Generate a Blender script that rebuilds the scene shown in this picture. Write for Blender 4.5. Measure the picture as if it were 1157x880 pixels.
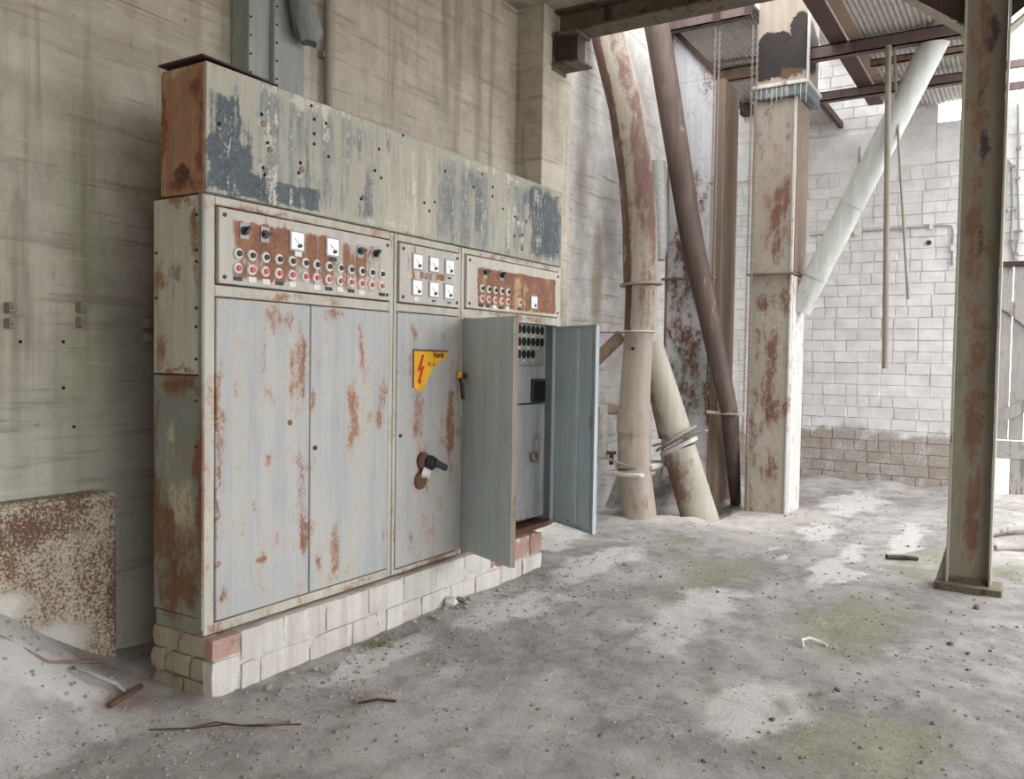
import bpy, bmesh, math, random
from mathutils import Vector, Matrix, noise as mnoise
random.seed(7)
S = bpy.context.scene
for o in list(bpy.data.objects): bpy.data.objects.remove(o)
COL = S.collection

# ------------------------------------------------------------ camera, sky, sun, exposure
cam_d = bpy.data.cameras.new('camera'); cam = bpy.data.objects.new('camera', cam_d); COL.objects.link(cam)
cam_d.sensor_width = 36.0; cam_d.lens = 950.67/1157*36; cam_d.clip_start = .05
yaw, pit, rol = .554473, -.0357306, .0154604
fw = Vector((math.cos(yaw)*math.cos(pit), math.sin(yaw)*math.cos(pit), math.sin(pit)))
rt = Vector((math.sin(yaw), -math.cos(yaw), 0)); up = rt.cross(fw)
r2 = rt*math.cos(rol) + up*math.sin(rol); u2 = up*math.cos(rol) - rt*math.sin(rol)
cam.matrix_world = Matrix(((r2.x, u2.x, -fw.x, 0), (r2.y, u2.y, -fw.y, 0), (r2.z, u2.z, -fw.z, 1.5), (0, 0, 0, 1)))
S.camera = cam

W = bpy.data.worlds.new('overcast_sky'); S.world = W; W.use_nodes = True
bg = W.node_tree.nodes['Background']; bg.inputs[0].default_value = (.97, .985, 1.0, 1); bg.inputs[1].default_value = 2.9
sd = bpy.data.lights.new('sun', 'SUN'); sd.energy = 1.2; sd.angle = math.radians(5); sd.color = (1, .96, .9)
sun = bpy.data.objects.new('sun', sd); COL.objects.link(sun)
sun.rotation_euler = Vector((.16, -.01, -1)).to_track_quat('-Z', 'Y').to_euler()
S.view_settings.view_transform = 'Standard'; S.view_settings.look = 'None'
S.view_settings.gamma = 1.0; S.view_settings.use_curve_mapping = False
S.view_settings.exposure = 0.62
S.cycles.max_bounces = 10; S.cycles.diffuse_bounces = 6

# ------------------------------------------------------------ node helpers
def s2l(c):
    return tuple(((v/255)/12.92 if v/255 <= .04045 else ((v/255+.055)/1.055)**2.4) for v in c) + (1,)
class NT:
    def __init__(s, name):
        s.mat = bpy.data.materials.new(name); s.mat.use_nodes = True
        s.t = s.mat.node_tree; s.b = s.t.nodes['Principled BSDF']
        s.b.inputs['Specular IOR Level'].default_value = .3
        g = s.t.nodes.new('ShaderNodeNewGeometry'); s.pos = g.outputs['Position']; s.nrm = g.outputs['Normal']
    def put(s, sock, v):
        if isinstance(v, bpy.types.NodeSocket): s.t.links.new(v, sock)
        else: sock.default_value = v
    def m(s, op, a, b=0.0, c=None):
        n = s.t.nodes.new('ShaderNodeMath'); n.operation = op; s.put(n.inputs[0], a); s.put(n.inputs[1], b)
        if c is not None: s.put(n.inputs[2], c)
        return n.outputs[0]
    def vm(s, op, a, b):
        n = s.t.nodes.new('ShaderNodeVectorMath'); n.operation = op; s.put(n.inputs[0], a); s.put(n.inputs[1], b)
        return n.outputs['Value'] if op == 'LENGTH' else n.outputs[0]
    def noise(s, v, scale, detail=4, rough=.55, col=False):
        n = s.t.nodes.new('ShaderNodeTexNoise'); s.put(n.inputs['Vector'], v)
        n.inputs['Scale'].default_value = scale; n.inputs['Detail'].default_value = detail; n.inputs['Roughness'].default_value = rough
        return n.outputs['Color'] if col else n.outputs['Fac']
    def ss(s, v, a, b, c=0.0, d=1.0):
        n = s.t.nodes.new('ShaderNodeMapRange'); n.interpolation_type = 'SMOOTHSTEP'
        for i, x in enumerate((v, a, b, c, d)): s.put(n.inputs[i], x)
        return n.outputs[0]
    def mix(s, f, a, b, blend='MIX'):
        n = s.t.nodes.new('ShaderNodeMix'); n.data_type = 'RGBA'; n.blend_type = blend
        s.put(n.inputs[0], f); s.put(n.inputs[6], a); s.put(n.inputs[7], b)
        return n.outputs[2]
    def axis(s, v, i):
        n = s.t.nodes.new('ShaderNodeSeparateXYZ'); s.put(n.inputs[0], v); return n.outputs[i]
    def warp(s, amount, scale=5):
        c = s.noise(s.pos, scale, 4, .6, True)
        return s.vm('ADD', s.pos, s.vm('MULTIPLY', s.vm('SUBTRACT', c, (.5, .5, .5)), (amount,)*3))
    def blob(s, p, c, r, soft=.8):
        d = s.vm('DIVIDE', s.vm('SUBTRACT', p, c), r)
        return s.ss(s.vm('LENGTH', d, (0, 0, 0)), 1.0, 1.0-soft)
    def bbox(s, p, c, r, soft=.12):
        d = s.vm('DIVIDE', s.vm('ABSOLUTE', s.vm('SUBTRACT', p, c), (0, 0, 0)), r)
        return s.ss(s.m('MAXIMUM', s.axis(d, 0), s.axis(d, 2)), 1.0+soft*.3, 1.0-soft)
    def rand(s):
        n = s.t.nodes.new('ShaderNodeObjectInfo'); return n.outputs['Random']
    def bump(s, h, st, dist=.01):
        n = s.t.nodes.new('ShaderNodeBump'); n.inputs['Strength'].default_value = st; n.inputs['Distance'].default_value = dist
        s.put(n.inputs['Height'], h); s.t.links.new(n.outputs[0], s.b.inputs['Normal'])
    def end(s, col, rough=.7, metal=0.0):
        s.put(s.b.inputs['Base Color'], col); s.put(s.b.inputs['Roughness'], rough); s.put(s.b.inputs['Metallic'], metal)
        return s.mat
RUST = ((78, 52, 42), (134, 94, 70))
def metal(name, paint, layers=(), mottle=1.0, rough=.6, dust=None, bump=.25):
    """painted sheet metal; each layer is a patchy second colour (rust, flaked paint, grime)"""
    n = NT(name); p = n.pos
    big = n.noise(p, 1.7, 5, .6); fine = n.noise(p, 70, 6, .8)
    mid = n.noise(n.vm('MULTIPLY', p, (1, 1, .62)), 9, 12, .76); med = n.noise(n.vm('MULTIPLY', p, (1, 1, .7)), 3.2, 6, .62)
    st = n.noise(n.vm('MULTIPLY', p, (17, 17, .9)), 1, 9, .72)
    pv = n.m('ADD', n.m('ADD', n.m('MULTIPLY', med, .4), n.m('MULTIPLY', st, .4)), n.m('MULTIPLY', mid, .2))
    c = n.mix(n.ss(pv, .36, .64), s2l(paint[0]), s2l(paint[1]))
    g = n.ss(n.m('ADD', n.m('MULTIPLY', fine, .4), n.m('MULTIPLY', st, .6)), .3, .7, 1-.16*mottle, 1+.10*mottle)
    c = n.mix(1.0, c, n.comb(g), 'MULTIPLY')
    h = fine
    wp = n.warp(.16, 4); wp2 = n.vm('ADD', wp, n.vm('MULTIPLY', n.vm('SUBTRACT', n.noise(p, 30, 6, .75, True), (.5,)*3), (.07,)*3))
    for L in layers:
        v = n.m('ADD', L.get('amt', 0.0), n.m('MULTIPLY', n.m('SUBTRACT', mid, .5), L.get('g', 1.6)*1.1))
        v = n.m('ADD', v, n.m('MULTIPLY', n.m('SUBTRACT', fine, .5), L.get('fine', .5)))
        v = n.m('ADD', v, n.m('MULTIPLY', n.m('SUBTRACT', med, .5), L.get('med', .7)))
        if L.get('big'): v = n.m('ADD', v, n.m('MULTIPLY', n.m('SUBTRACT', big, .5), L['big']))
        if L.get('st'): v = n.m('ADD', v, n.m('MULTIPLY', n.m('SUBTRACT', st, .5), L['st']))
        if L.get('blobs'):
            bb = None
            for (cc, rr) in L['blobs']:
                b = n.blob(wp2, cc, rr, L.get('bs', .95)); bb = b if bb is None else n.m('MAXIMUM', bb, b)
            v = n.m('ADD', v, n.m('MULTIPLY', bb, L.get('bw', .6)))
        for (cc, rr, wt) in L.get('boxes', ()):
            v = n.m('ADD', v, n.m('MULTIPLY', n.bbox(n.vm('ADD', n.vm('MULTIPLY', wp2, (.4,)*3), n.vm('MULTIPLY', p, (.6,)*3)), (cc[0], YC, cc[1]), (rr[0], 9, rr[1]), L.get('bxs', .12)), wt))
        for (vec, lo, hi, wt) in L.get('side', ()):
            d = n.t.nodes.new('ShaderNodeVectorMath'); d.operation = 'DOT_PRODUCT'; n.put(d.inputs[0], n.nrm); n.put(d.inputs[1], vec)
            v = n.m('ADD', v, n.m('MULTIPLY', n.ss(d.outputs['Value'], lo, hi), wt))
        sf = L.get('soft', .10); k = n.ss(v, .5-sf, .5+sf)
        if L.get('op'): k = n.m('MULTIPLY', k, L['op'])
        lc = n.mix(n.ss(n.m('ADD', n.m('MULTIPLY', mid, .45), n.m('MULTIPLY', fine, .55)), .40, .60), s2l(L['col'][0]), s2l(L['col'][1]))
        if L.get('halo'): c = n.mix(n.m('MULTIPLY', n.ss(v, .18, .52), L['halo']), c, s2l(L['col'][1]))
        c = n.mix(k, c, lc)
        h = n.m('ADD', h, n.m('MULTIPLY', k, .4*L.get('rel', 1)))
    if dust:
        k = n.m('MULTIPLY', n.ss(n.axis(n.nrm, 2), .35, .9), .85); c = n.mix(k, c, s2l(dust))
    n.bump(h, bump, .006)
    return n.end(c, rough)
def comb(s, v):
    n = s.t.nodes.new('ShaderNodeCombineXYZ')
    for i in range(3): s.put(n.inputs[i], v)
    return n.outputs[0]
NT.comb = comb
def plain(name, col, rough=.5, var=.12, sc=30, metallic=0.0):
    n = NT(name); f = n.noise(n.pos, sc, 5, .65)
    n.bump(f, .12, .004)
    return n.end(n.mix(1.0, s2l(col), n.comb(n.ss(f, .3, .7, 1-var, 1+var)), 'MULTIPLY'), rough, metallic)

# ------------------------------------------------------------ mesh helpers
class MB:
    def __init__(s): s.v = []; s.f = []; s.mi = []; s.cur = 0
    def add(s, vs, fs):
        o = len(s.v); s.v += [tuple(v) for v in vs]; s.f += [tuple(i+o for i in f) for f in fs]; s.mi += [s.cur]*len(fs); return s
    def obox(s, o, u, v, w):
        o, u, v, w = Vector(o), Vector(u), Vector(v), Vector(w)
        vs = [o, o+u, o+u+v, o+v, o+w, o+u+w, o+u+v+w, o+v+w]
        fs = [(0, 3, 2, 1), (4, 5, 6, 7), (0, 1, 5, 4), (1, 2, 6, 5), (2, 3, 7, 6), (3, 0, 4, 7)]
        if u.cross(v).dot(w) < 0: fs = [f[::-1] for f in fs]
        return s.add(vs, fs)
    def box(s, x0, x1, y0, y1, z0, z1): return s.obox((x0, y0, z0), (x1-x0, 0, 0), (0, y1-y0, 0), (0, 0, z1-z0))
    def bar(s, p, q, wid, thk, side=(0, 0, 1)):
        p, q = Vector(p), Vector(q); d = (q-p).normalized(); sd = Vector(side); a = d.cross(sd).normalized(); b = a.cross(d)
        return s.obox(p-a*wid/2-b*thk/2, a*wid, b*thk, q-p)
    def tube(s, pts, r, n=12, cap=True):
        pts = [Vector(p) for p in pts]; rs = r if isinstance(r, (list, tuple)) else [r]*len(pts)
        vs = []; fs = []; ref = None
        for i, p in enumerate(pts):
            d = (pts[min(i+1, len(pts)-1)]-pts[max(i-1, 0)]).normalized()
            if ref is None: ref = Vector((0, 0, 1)) if abs(d.z) < .9 else Vector((1, 0, 0))
            a = (ref - d*ref.dot(d)).normalized(); ref = a; b = d.cross(a)
            vs += [p+(a*math.cos(2*math.pi*k/n)+b*math.sin(2*math.pi*k/n))*rs[i] for k in range(n)]
        for i in range(len(pts)-1):
            for k in range(n):
                fs.append((i*n+k, i*n+(k+1) % n, (i+1)*n+(k+1) % n, (i+1)*n+k))
        if cap: fs.append(tuple(range(n))[::-1]); fs.append(tuple((len(pts)-1)*n+k for k in range(n)))
        return s.add(vs, fs)
    def ring(s, c, d, R, r, n=20, k=4, a=None, stretch=1.0):
        c, d = Vector(c), Vector(d).normalized()
        a = Vector(a) if a else (Vector((0, 0, 1)) if abs(d.z) < .9 else Vector((1, 0, 0)))
        a = (a-d*a.dot(d)).normalized(); b = d.cross(a); vs = []; fs = []
        for i in range(n):
            t = 2*math.pi*i/n; e = a*math.cos(t)+b*math.sin(t)
            for j in range(k):
                q = 2*math.pi*j/k; w = e*(R+r*math.cos(q)); w = w + a*(w.dot(a))*(stretch-1)
                vs.append(c+w+d*r*math.sin(q))
        for i in range(n):
            for j in range(k):
                fs.append((i*k+j, ((i+1) % n)*k+j, ((i+1) % n)*k+(j+1) % k, i*k+(j+1) % k))
        return s.add(vs, fs)
    def prism(s, pts, off):
        n = len(pts); off = Vector(off); p = [Vector(q) for q in pts]
        nn = sum(((p[i]-p[0]).cross(p[i+1]-p[0]) for i in range(1, n-1)), Vector())
        if nn.dot(off) < 0: p = p[::-1]
        return s.add(p+[q+off for q in p], [tuple(range(n))[::-1], tuple(range(n, 2*n))]+[(i, (i+1) % n, n+(i+1) % n, n+i) for i in range(n)])
    def rock(s, c, r, flat=.6, rng=random):
        c = Vector(c); vs = []
        t = (1+5**.5)/2
        for v in ((-1, t, 0), (1, t, 0), (-1, -t, 0), (1, -t, 0), (0, -1, t), (0, 1, t), (0, -1, -t), (0, 1, -t), (t, 0, -1), (t, 0, 1), (-t, 0, -1), (-t, 0, 1)):
            q = Vector(v).normalized()*r*rng.uniform(.65, 1.15); vs.append(c+Vector((q.x, q.y*rng.uniform(.8, 1.1), q.z*flat)))
        return s.add(vs, [(0, 11, 5), (0, 5, 1), (0, 1, 7), (0, 7, 10), (0, 10, 11), (1, 5, 9), (5, 11, 4), (11, 10, 2), (10, 7, 6), (7, 1, 8), (3, 9, 4), (3, 4, 2), (3, 2, 6), (3, 6, 8), (3, 8, 9), (4, 9, 5), (2, 4, 11), (6, 2, 10), (8, 6, 7), (9, 8, 1)])
    def mesh(s, name, mats, org=(0, 0, 0), smooth=True, bevel=0):
        me = bpy.data.meshes.new(name); o = Vector(org)
        me.from_pydata([Vector(v)-o for v in s.v], [], s.f)
        for m in (mats if isinstance(mats, (list, tuple)) else [mats]): me.materials.append(m)
        me.polygons.foreach_set('material_index', s.mi)
        if bevel or smooth:
            bm = bmesh.new(); bm.from_mesh(me)
            if bevel:
                bm.normal_update()
                es = [e for e in bm.edges if len(e.link_faces) == 2 and e.calc_face_angle(0) > .6]
                bmesh.ops.bevel(bm, geom=es, offset=bevel, segments=1, affect='EDGES', clamp_overlap=True)
            if smooth:
                bm.normal_update()
                for f in bm.faces: f.smooth = True
                for e in bm.edges:
                    if len(e.link_faces) != 2 or e.calc_face_angle(0) > .62: e.smooth = False
            bm.to_mesh(me); bm.free()
        me.update(); return me
def org_of(p):
    v = Vector((0, 0, 0))
    while p: v += p.location; p = p.parent
    return v
def put(name, mb, mats, parent=None, loc=None, smooth=True, bevel=0):
    """links ONE mesh object; vertices are given in world coordinates"""
    base = org_of(parent); o_ = Vector(loc) if loc is not None else base
    me = mb.mesh(name, mats, o_, smooth, bevel)
    ob = bpy.data.objects.new(name, me); COL.objects.link(ob); ob.location = o_-base
    if parent: ob.parent = parent
    return ob
def inst(name, me, loc, parent=None, rot=None):
    ob = bpy.data.objects.new(name, me); COL.objects.link(ob); ob.location = Vector(loc)-org_of(parent)
    if rot: ob.rotation_euler = rot
    if parent: ob.parent = parent
    return ob
def tag(o, label, cat, group=None):
    o['label'] = label; o['category'] = cat
    if group: o['group'] = group
    return o
def thing(name, loc, label, cat, group=None):
    o = bpy.data.objects.new(name, None); COL.objects.link(o); o.location = loc; o.empty_display_size = .1
    return tag(o, label, cat, group)
def struct(name, mb, mats, **k):
    o = put(name, mb, mats, **k); o['kind'] = 'structure'; return o

# ------------------------------------------------------------ materials
YC = 3.034                                    # front plane of the cabinet row
def mat_concrete(name):
    n = NT(name); p = n.pos; z = n.axis(p, 2); x = n.axis(p, 0)
    big = n.noise(p, .8, 5, .6); mid = n.noise(p, 5, 8, .7); fine = n.noise(p, 60, 4, .7)
    hs = n.noise(n.vm('MULTIPLY', p, (.7, .7, 9)), 1, 5, .65)
    vs = n.noise(n.vm('MULTIPLY', p, (7, 7, .35)), 1, 5, .6)
    zz = n.m('ADD', n.m('DIVIDE', z, .155), n.m('MULTIPLY', n.noise(p, .6, 2), .5))
    fr = n.m('FRACT', zz); bid = n.m('FLOOR', zz)
    wn = n.t.nodes.new('ShaderNodeTexWhiteNoise'); wn.noise_dimensions = '1D'; n.put(wn.inputs['W'], bid)
    line = n.ss(n.m('ABSOLUTE', n.m('SUBTRACT', fr, .5)), .455, .5)
    line = n.m('MULTIPLY', line, n.ss(n.noise(n.vm('MULTIPLY', p, (1.3, 1.3, 6)), 1, 5), .53, .68))
    c = n.mix(n.ss(n.m('ADD', n.m('MULTIPLY', big, .5), n.m('MULTIPLY', mid, .5)), .36, .64), s2l((158, 150, 138)), s2l((200, 193, 180)))
    c = n.mix(n.ss(hs, .35, .7, 0, .5), c, s2l((180, 175, 162)))
    c = n.mix(n.m('MULTIPLY', n.m('SUBTRACT', wn.outputs[0], .3), .22), c, s2l((120, 113, 98)))
    c = n.mix(n.ss(vs, .50, .68, 0, .6), c, s2l((112, 104, 88)))
    c = n.mix(n.ss(n.noise(n.vm('MULTIPLY', p, (2.6, 2.6, 1.2)), 1, 7, .7), .5, .7, 0, .5), c, s2l((118, 111, 98)))
    lo = n.ss(z, 1.75, .8)                                       # paler and cooler low on the wall
    c = n.mix(n.m('MULTIPLY', lo, .55), c, s2l((186, 190, 178)))
    hi = n.ss(z, 2.2, 3.4)                                       # browner higher up
    c = n.mix(n.m('MULTIPLY', hi, .22), c, s2l((140, 128, 106)))
    gr = n.blob(n.warp(.25, 2), (2.33, 3.85, 1.6), (.22, .6, 3.2), .9)  # green algae run
    c = n.mix(n.m('MULTIPLY', gr, .42), c, s2l((130, 134, 106)))
    cabinet_shade = n.blob(n.warp(.2, 3), (2.62, 3.85, 1.2), (.3, .6, 1.3), .7)  # cabinet's shade on the wall, painted in as a darker area
    c = n.mix(n.m('MULTIPLY', cabinet_shade, .4), c, s2l((112, 108, 100)))
    wh = n.m('MULTIPLY', n.ss(x, 6.6, 7.4), .75)                  # stronger light beyond the pilaster, painted in as white
    c = n.mix(wh, c, n.mix(n.ss(mid, .35, .65), s2l((196, 193, 190)), s2l((226, 224, 222))))
    for cc, rr, op in (((7.85, 3.85, 2.3), (.2, .6, .9), .75), ((7.45, 3.85, 3.2), (.22, .6, .5), .35)):  # shadow of the bent chute pipe, painted on the wall in brown
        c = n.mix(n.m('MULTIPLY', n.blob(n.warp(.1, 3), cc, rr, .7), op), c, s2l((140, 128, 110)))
    grid = n.noise(n.vm('MULTIPLY', p, (1.2, 1.2, 22)), 1, 7, .75)
    c = n.mix(n.ss(grid, .53, .66, 0, .6), c, s2l((122, 114, 98))); c = n.mix(n.ss(grid, .44, .30, 0, .35), c, s2l((206, 200, 186)))
    c = n.mix(n.m('MULTIPLY', n.ss(n.noise(p, 13, 6, .7), .62, .7), .5), c, s2l((92, 86, 74)))
    c = n.mix(n.m('MULTIPLY', line, .5), c, s2l((96, 88, 76)))
    h = n.m('SUBTRACT', n.m('ADD', n.m('MULTIPLY', fine, .3), n.m('ADD', n.m('MULTIPLY', mid, .5), n.m('MULTIPLY', wn.outputs[0], .25))), line)
    n.bump(h, .5, .012)
    return n.end(c, .9)
M = {}
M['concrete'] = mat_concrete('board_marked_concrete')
def mat_block():
    n = NT('whitewashed_block'); p = n.pos; z = n.axis(p, 2); rn = n.rand()
    mid = n.noise(p, 6, 8, .68); fine = n.noise(p, 45, 5, .7); big = n.noise(p, 1.2, 4, .6)
    c = n.mix(n.ss(mid, .35, .65), s2l((206, 204, 203)), s2l((226, 225, 224)))
    c = n.mix(n.m('MULTIPLY', rn, .3), c, s2l((186, 182, 180)))
    c = n.mix(n.ss(fine, .6, .72, 0, .3), c, s2l((150, 145, 140)))
    bare = n.ss(n.m('ADD', z, n.m('ADD', n.m('MULTIPLY', n.m('SUBTRACT', mid, .5), .5), n.m('MULTIPLY', n.m('SUBTRACT', big, .5), .6))), .74, .58)
    bc = n.mix(rn, s2l((164, 152, 140)), s2l((176, 172, 168)))
    bc = n.mix(n.ss(fine, .4, .65), bc, s2l((146, 138, 130)))
    bc = n.mix(n.m('MULTIPLY', n.ss(mid, .52, .66), .55), bc, s2l((196, 194, 192)))
    c = n.mix(bare, c, bc)
    n.bump(n.m('ADD', n.m('MULTIPLY', mid, .6), n.m('MULTIPLY', fine, .4)), .5, .012)
    return n.end(c, .9)
M['block'] = mat_block()
M['mortar'] = plain('grey_mortar', (150, 146, 140), .95, .25, 12)
def mat_ground():
    n = NT('dusty_ground'); p = n.pos; x = n.axis(p, 0); y = n.axis(p, 1)
    wp = n.warp(.5, 1.6)
    big = n.noise(p, .75, 6, .62); mid = n.noise(p, 4, 8, .7); fine = n.noise(p, 40, 6, .75); gran = n.noise(p, 130, 3, .8)
    c = n.mix(n.ss(n.m('ADD', n.m('MULTIPLY', big, .45), n.m('MULTIPLY', mid, .55)), .38, .62), s2l((150, 145, 143)), s2l((196, 192, 189)))
    # moss film towards the right of the hall
    mo = n.m('ADD', n.m('MULTIPLY', n.m('SUBTRACT', n.noise(p, 1.9, 6, .65), .5), 2.4), n.m('MULTIPLY', n.m('SUBTRACT', mid, .5), 1.4))
    mb = None
    for cc, rr in (((3.6, .6, 0), (1.1, 1.0, 1)), ((5.2, .9, 0), (1.3, .8, 1)), ((7.3, .4, 0), (1.6, 1.0, 1)), ((5.8, 1.9, 0), (1.2, .6, 1)), ((6.6, 2.4, 0), (.9, .5, 1)), ((3.35, 2.86, 0), (.16, .1, 1))):
        b = n.blob(wp, cc, rr, .9); mb = b if mb is None else n.m('MAXIMUM', mb, b)
    mk = n.ss(n.m('ADD', mo, n.m('MULTIPLY', mb, .75)), .35, .85)
    c = n.mix(n.m('MULTIPLY', mk, .7), c, n.mix(n.ss(fine, .4, .62), s2l((138, 138, 114)), s2l((168, 166, 142))))
    # pale plaster dust, and sun patches painted in as pale blobs
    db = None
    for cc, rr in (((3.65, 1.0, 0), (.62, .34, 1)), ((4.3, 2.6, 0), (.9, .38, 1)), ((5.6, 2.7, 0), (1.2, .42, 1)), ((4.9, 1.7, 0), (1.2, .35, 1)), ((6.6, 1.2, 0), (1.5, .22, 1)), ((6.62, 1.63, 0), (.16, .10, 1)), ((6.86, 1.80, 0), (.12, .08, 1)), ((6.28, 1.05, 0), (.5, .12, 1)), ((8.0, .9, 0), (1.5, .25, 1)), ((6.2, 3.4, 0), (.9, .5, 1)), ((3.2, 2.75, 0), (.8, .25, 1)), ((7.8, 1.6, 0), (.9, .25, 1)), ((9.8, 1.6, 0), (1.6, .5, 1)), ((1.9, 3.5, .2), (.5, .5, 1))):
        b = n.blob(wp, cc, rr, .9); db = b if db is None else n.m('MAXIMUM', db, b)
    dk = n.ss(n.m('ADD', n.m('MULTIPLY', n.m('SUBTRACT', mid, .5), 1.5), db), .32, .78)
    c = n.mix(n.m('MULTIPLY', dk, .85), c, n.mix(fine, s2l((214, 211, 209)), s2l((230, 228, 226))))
    # darker trodden grit
    gk = n.ss(n.m('ADD', n.m('MULTIPLY', n.m('SUBTRACT', n.noise(p, 2.6, 7, .7), .5), 1.6), n.m('MULTIPLY', n.m('SUBTRACT', fine, .5), 1.0)), .10, .42)
    c = n.mix(n.m('MULTIPLY', gk, .65), c, s2l((108, 103, 101)))
    c = n.mix(n.ss(gran, .58, .75, 0, .4), c, s2l((92, 87, 82)))
    c = n.mix(n.ss(gran, .42, .28, 0, .35), c, s2l((216, 212, 206)))
    c = n.mix(n.m('MULTIPLY', n.blob(wp, (3.72, .93, 0), (.2, .08, 1), .9), .55), c, s2l((112, 118, 92)))
    c = n.mix(n.m('MULTIPLY', n.blob(wp, (3.95, .8, 0), (.14, .06, 1), .9), .5), c, s2l((102, 104, 92)))
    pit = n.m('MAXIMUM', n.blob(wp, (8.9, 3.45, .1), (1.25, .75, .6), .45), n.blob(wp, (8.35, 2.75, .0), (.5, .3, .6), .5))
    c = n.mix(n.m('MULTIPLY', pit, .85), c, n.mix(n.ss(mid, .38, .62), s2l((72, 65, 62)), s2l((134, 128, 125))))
    c = n.mix(n.m('MULTIPLY', n.blob(wp, (2.12, 3.2, 0), (.25, .16, 1), .9), .6), c, s2l((124, 84, 66)))
    n.bump(n.m('ADD', n.m('ADD', n.m('MULTIPLY', mid, .6), n.m('MULTIPLY', fine, .5)), n.m('MULTIPLY', gran, .25)), .8, .03)
    return n.end(c, .95)
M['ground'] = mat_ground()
rl = lambda amt, **k: dict(dict(col=RUST, amt=amt, st=1.0), **k)
def ell(lst, y=YC): return [((x, y, z), (rx, .4, rz)) for x, z, rx, rz in lst]
ORANGE = ((112, 66, 44), (160, 104, 72))
M['door'] = metal('grey_door_paint', ((164, 166, 168), (180, 180, 177)), [
    dict(col=((168, 158, 138), (186, 176, 156)), amt=.36, st=2.0, g=1.0, soft=.25, op=.45),
    dict(col=((110, 72, 48), (154, 108, 76)), amt=.12, g=1.7, st=1.1, fine=.9, bw=.34, soft=.16, halo=.38, blobs=ell([
        (2.50, .43, .07, .10), (2.97, .75, .06, .50), (2.95, 1.45, .09, .42), (3.08, .46, .06, .13), (2.47, 1.2, .04, .8), (2.8, 1.66, .16, .09),
        (3.14, 1.71, .16, .06), (3.37, 1.60, .055, .20), (3.06, 1.45, .06, .2), (3.54, 1.25, .05, .4), (3.55, .5, .04, .3), (3.3, 1.2, .06, .3), (2.7, 1.5, .05, .3),
        (3.82, 1.64, .05, .1), (3.80, 1.46, .03, .2), (4.12, 1.63, .05, .14), (3.90, .93, .12, .16), (3.87, .78, .11, .12), (4.19, 1.1, .06, .5), (3.82, .45, .05, .2), (2.75, 1.05, .06, .05), (3.86, 1.2, .1, .3), (3.2, .5, .06, .3)])),
    dict(col=((92, 56, 40), (126, 82, 56)), amt=.02, g=1.5, st=.9, fine=.8, bw=.48, soft=.14, blobs=ell([
        (2.50, .42, .05, .07), (2.98, .6, .03, .3), (3.37, 1.64, .03, .12), (3.88, .9, .06, .09), (3.86, .8, .08, .06), (2.96, 1.55, .035, .2), (3.14, 1.72, .12, .03)])), dict(col=((108, 66, 44), (150, 100, 70)), amt=-.12, g=1.9, fine=1.3, st=1.0, bw=.72, bs=.85, soft=.24, halo=.3, op=.85, blobs=ell([(2.50, .415, .05, .06), (3.075, .46, .045, .075), (2.965, .62, .03, .2), (2.955, .95, .025, .3), (2.95, 1.45, .04, .3), (3.15, 1.712, .12, .035), (3.375, 1.63, .03, .12), (3.56, 1.28, .025, .2), (2.455, 1.0, .02, .6), (3.02, 1.3, .025, .12), (3.87, .89, .07, .1), (2.70, .56, .05, .02), (2.445, .58, .03, .04)])), dict(col=((96, 66, 50), (128, 92, 70)), amt=-.02, g=.9, fine=2.4, med=1.0, soft=.10, op=.8)], dust=(168, 162, 150))
M['frame'] = metal('cream_frame_paint', ((176, 172, 161), (190, 187, 177)), [
    dict(col=((150, 140, 120), (170, 160, 140)), amt=.33, st=1.2, soft=.2, op=.6),
    dict(col=((112, 78, 56), (150, 110, 82)), amt=.18, g=1.7, fine=1.0, bw=.30, soft=.16, halo=.3, blobs=ell([(4.9, 2.17, .9, .04), (4.9, 1.79, .8, .05), (2.8, 2.15, .6, .03), (2.9, 1.77, .6, .03), (2.5, .3, .4, .04), (3.95, .27, .5, .06), (3.4, .29, .5, .03)]))], dust=(170, 164, 150))
M['panel'] = metal('control_panel_paint', ((178, 174, 166), (190, 186, 177)), [
    dict(col=((108, 72, 54), (146, 102, 78)), amt=.06, g=1.2, st=2.4, med=1.0, fine=.9, bw=.24, bs=.7, soft=.14, halo=.4, boxes=[((3.02, 1.97), (.52, .13), .30), ((2.87, 2.03), (.34, .07), .16), ((3.98, 1.978), (.13, .022), .55)], blobs=ell([
        (2.86, 1.98, .36, .15), (3.05, 1.94, .34, .13), (3.32, 2.0, .16, .14), (4.06, 1.98, .03, .13), (3.90, 1.9, .025, .09), (2.65, 1.86, .2, .06)])), dict(col=((96, 66, 50), (128, 92, 70)), amt=-.02, g=.9, fine=2.4, med=1.0, soft=.10, op=.8)])
M['panel_rusty'] = metal('rusty_panel_paint', ((182, 177, 167), (194, 190, 180)), [
    dict(col=((112, 72, 54), (146, 104, 82)), amt=.02, g=.9, st=.7, fine=.7, med=.3, soft=.12, halo=.25, bxs=.06, boxes=[((4.96, 1.962), (.525, .125), .85)]),
    dict(col=((172, 142, 98), (196, 172, 130)), amt=.20, g=1.7, st=1.6, bw=.28, soft=.16, op=.85, blobs=ell([(4.9, 1.9, .25, .12), (5.05, 1.83, .35, .05), (4.95, 2.0, .2, .1), (4.5, 1.82, .2, .03)])), dict(col=((96, 66, 50), (128, 92, 70)), amt=-.02, g=.9, fine=2.4, med=1.0, soft=.10, op=.8)])
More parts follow.
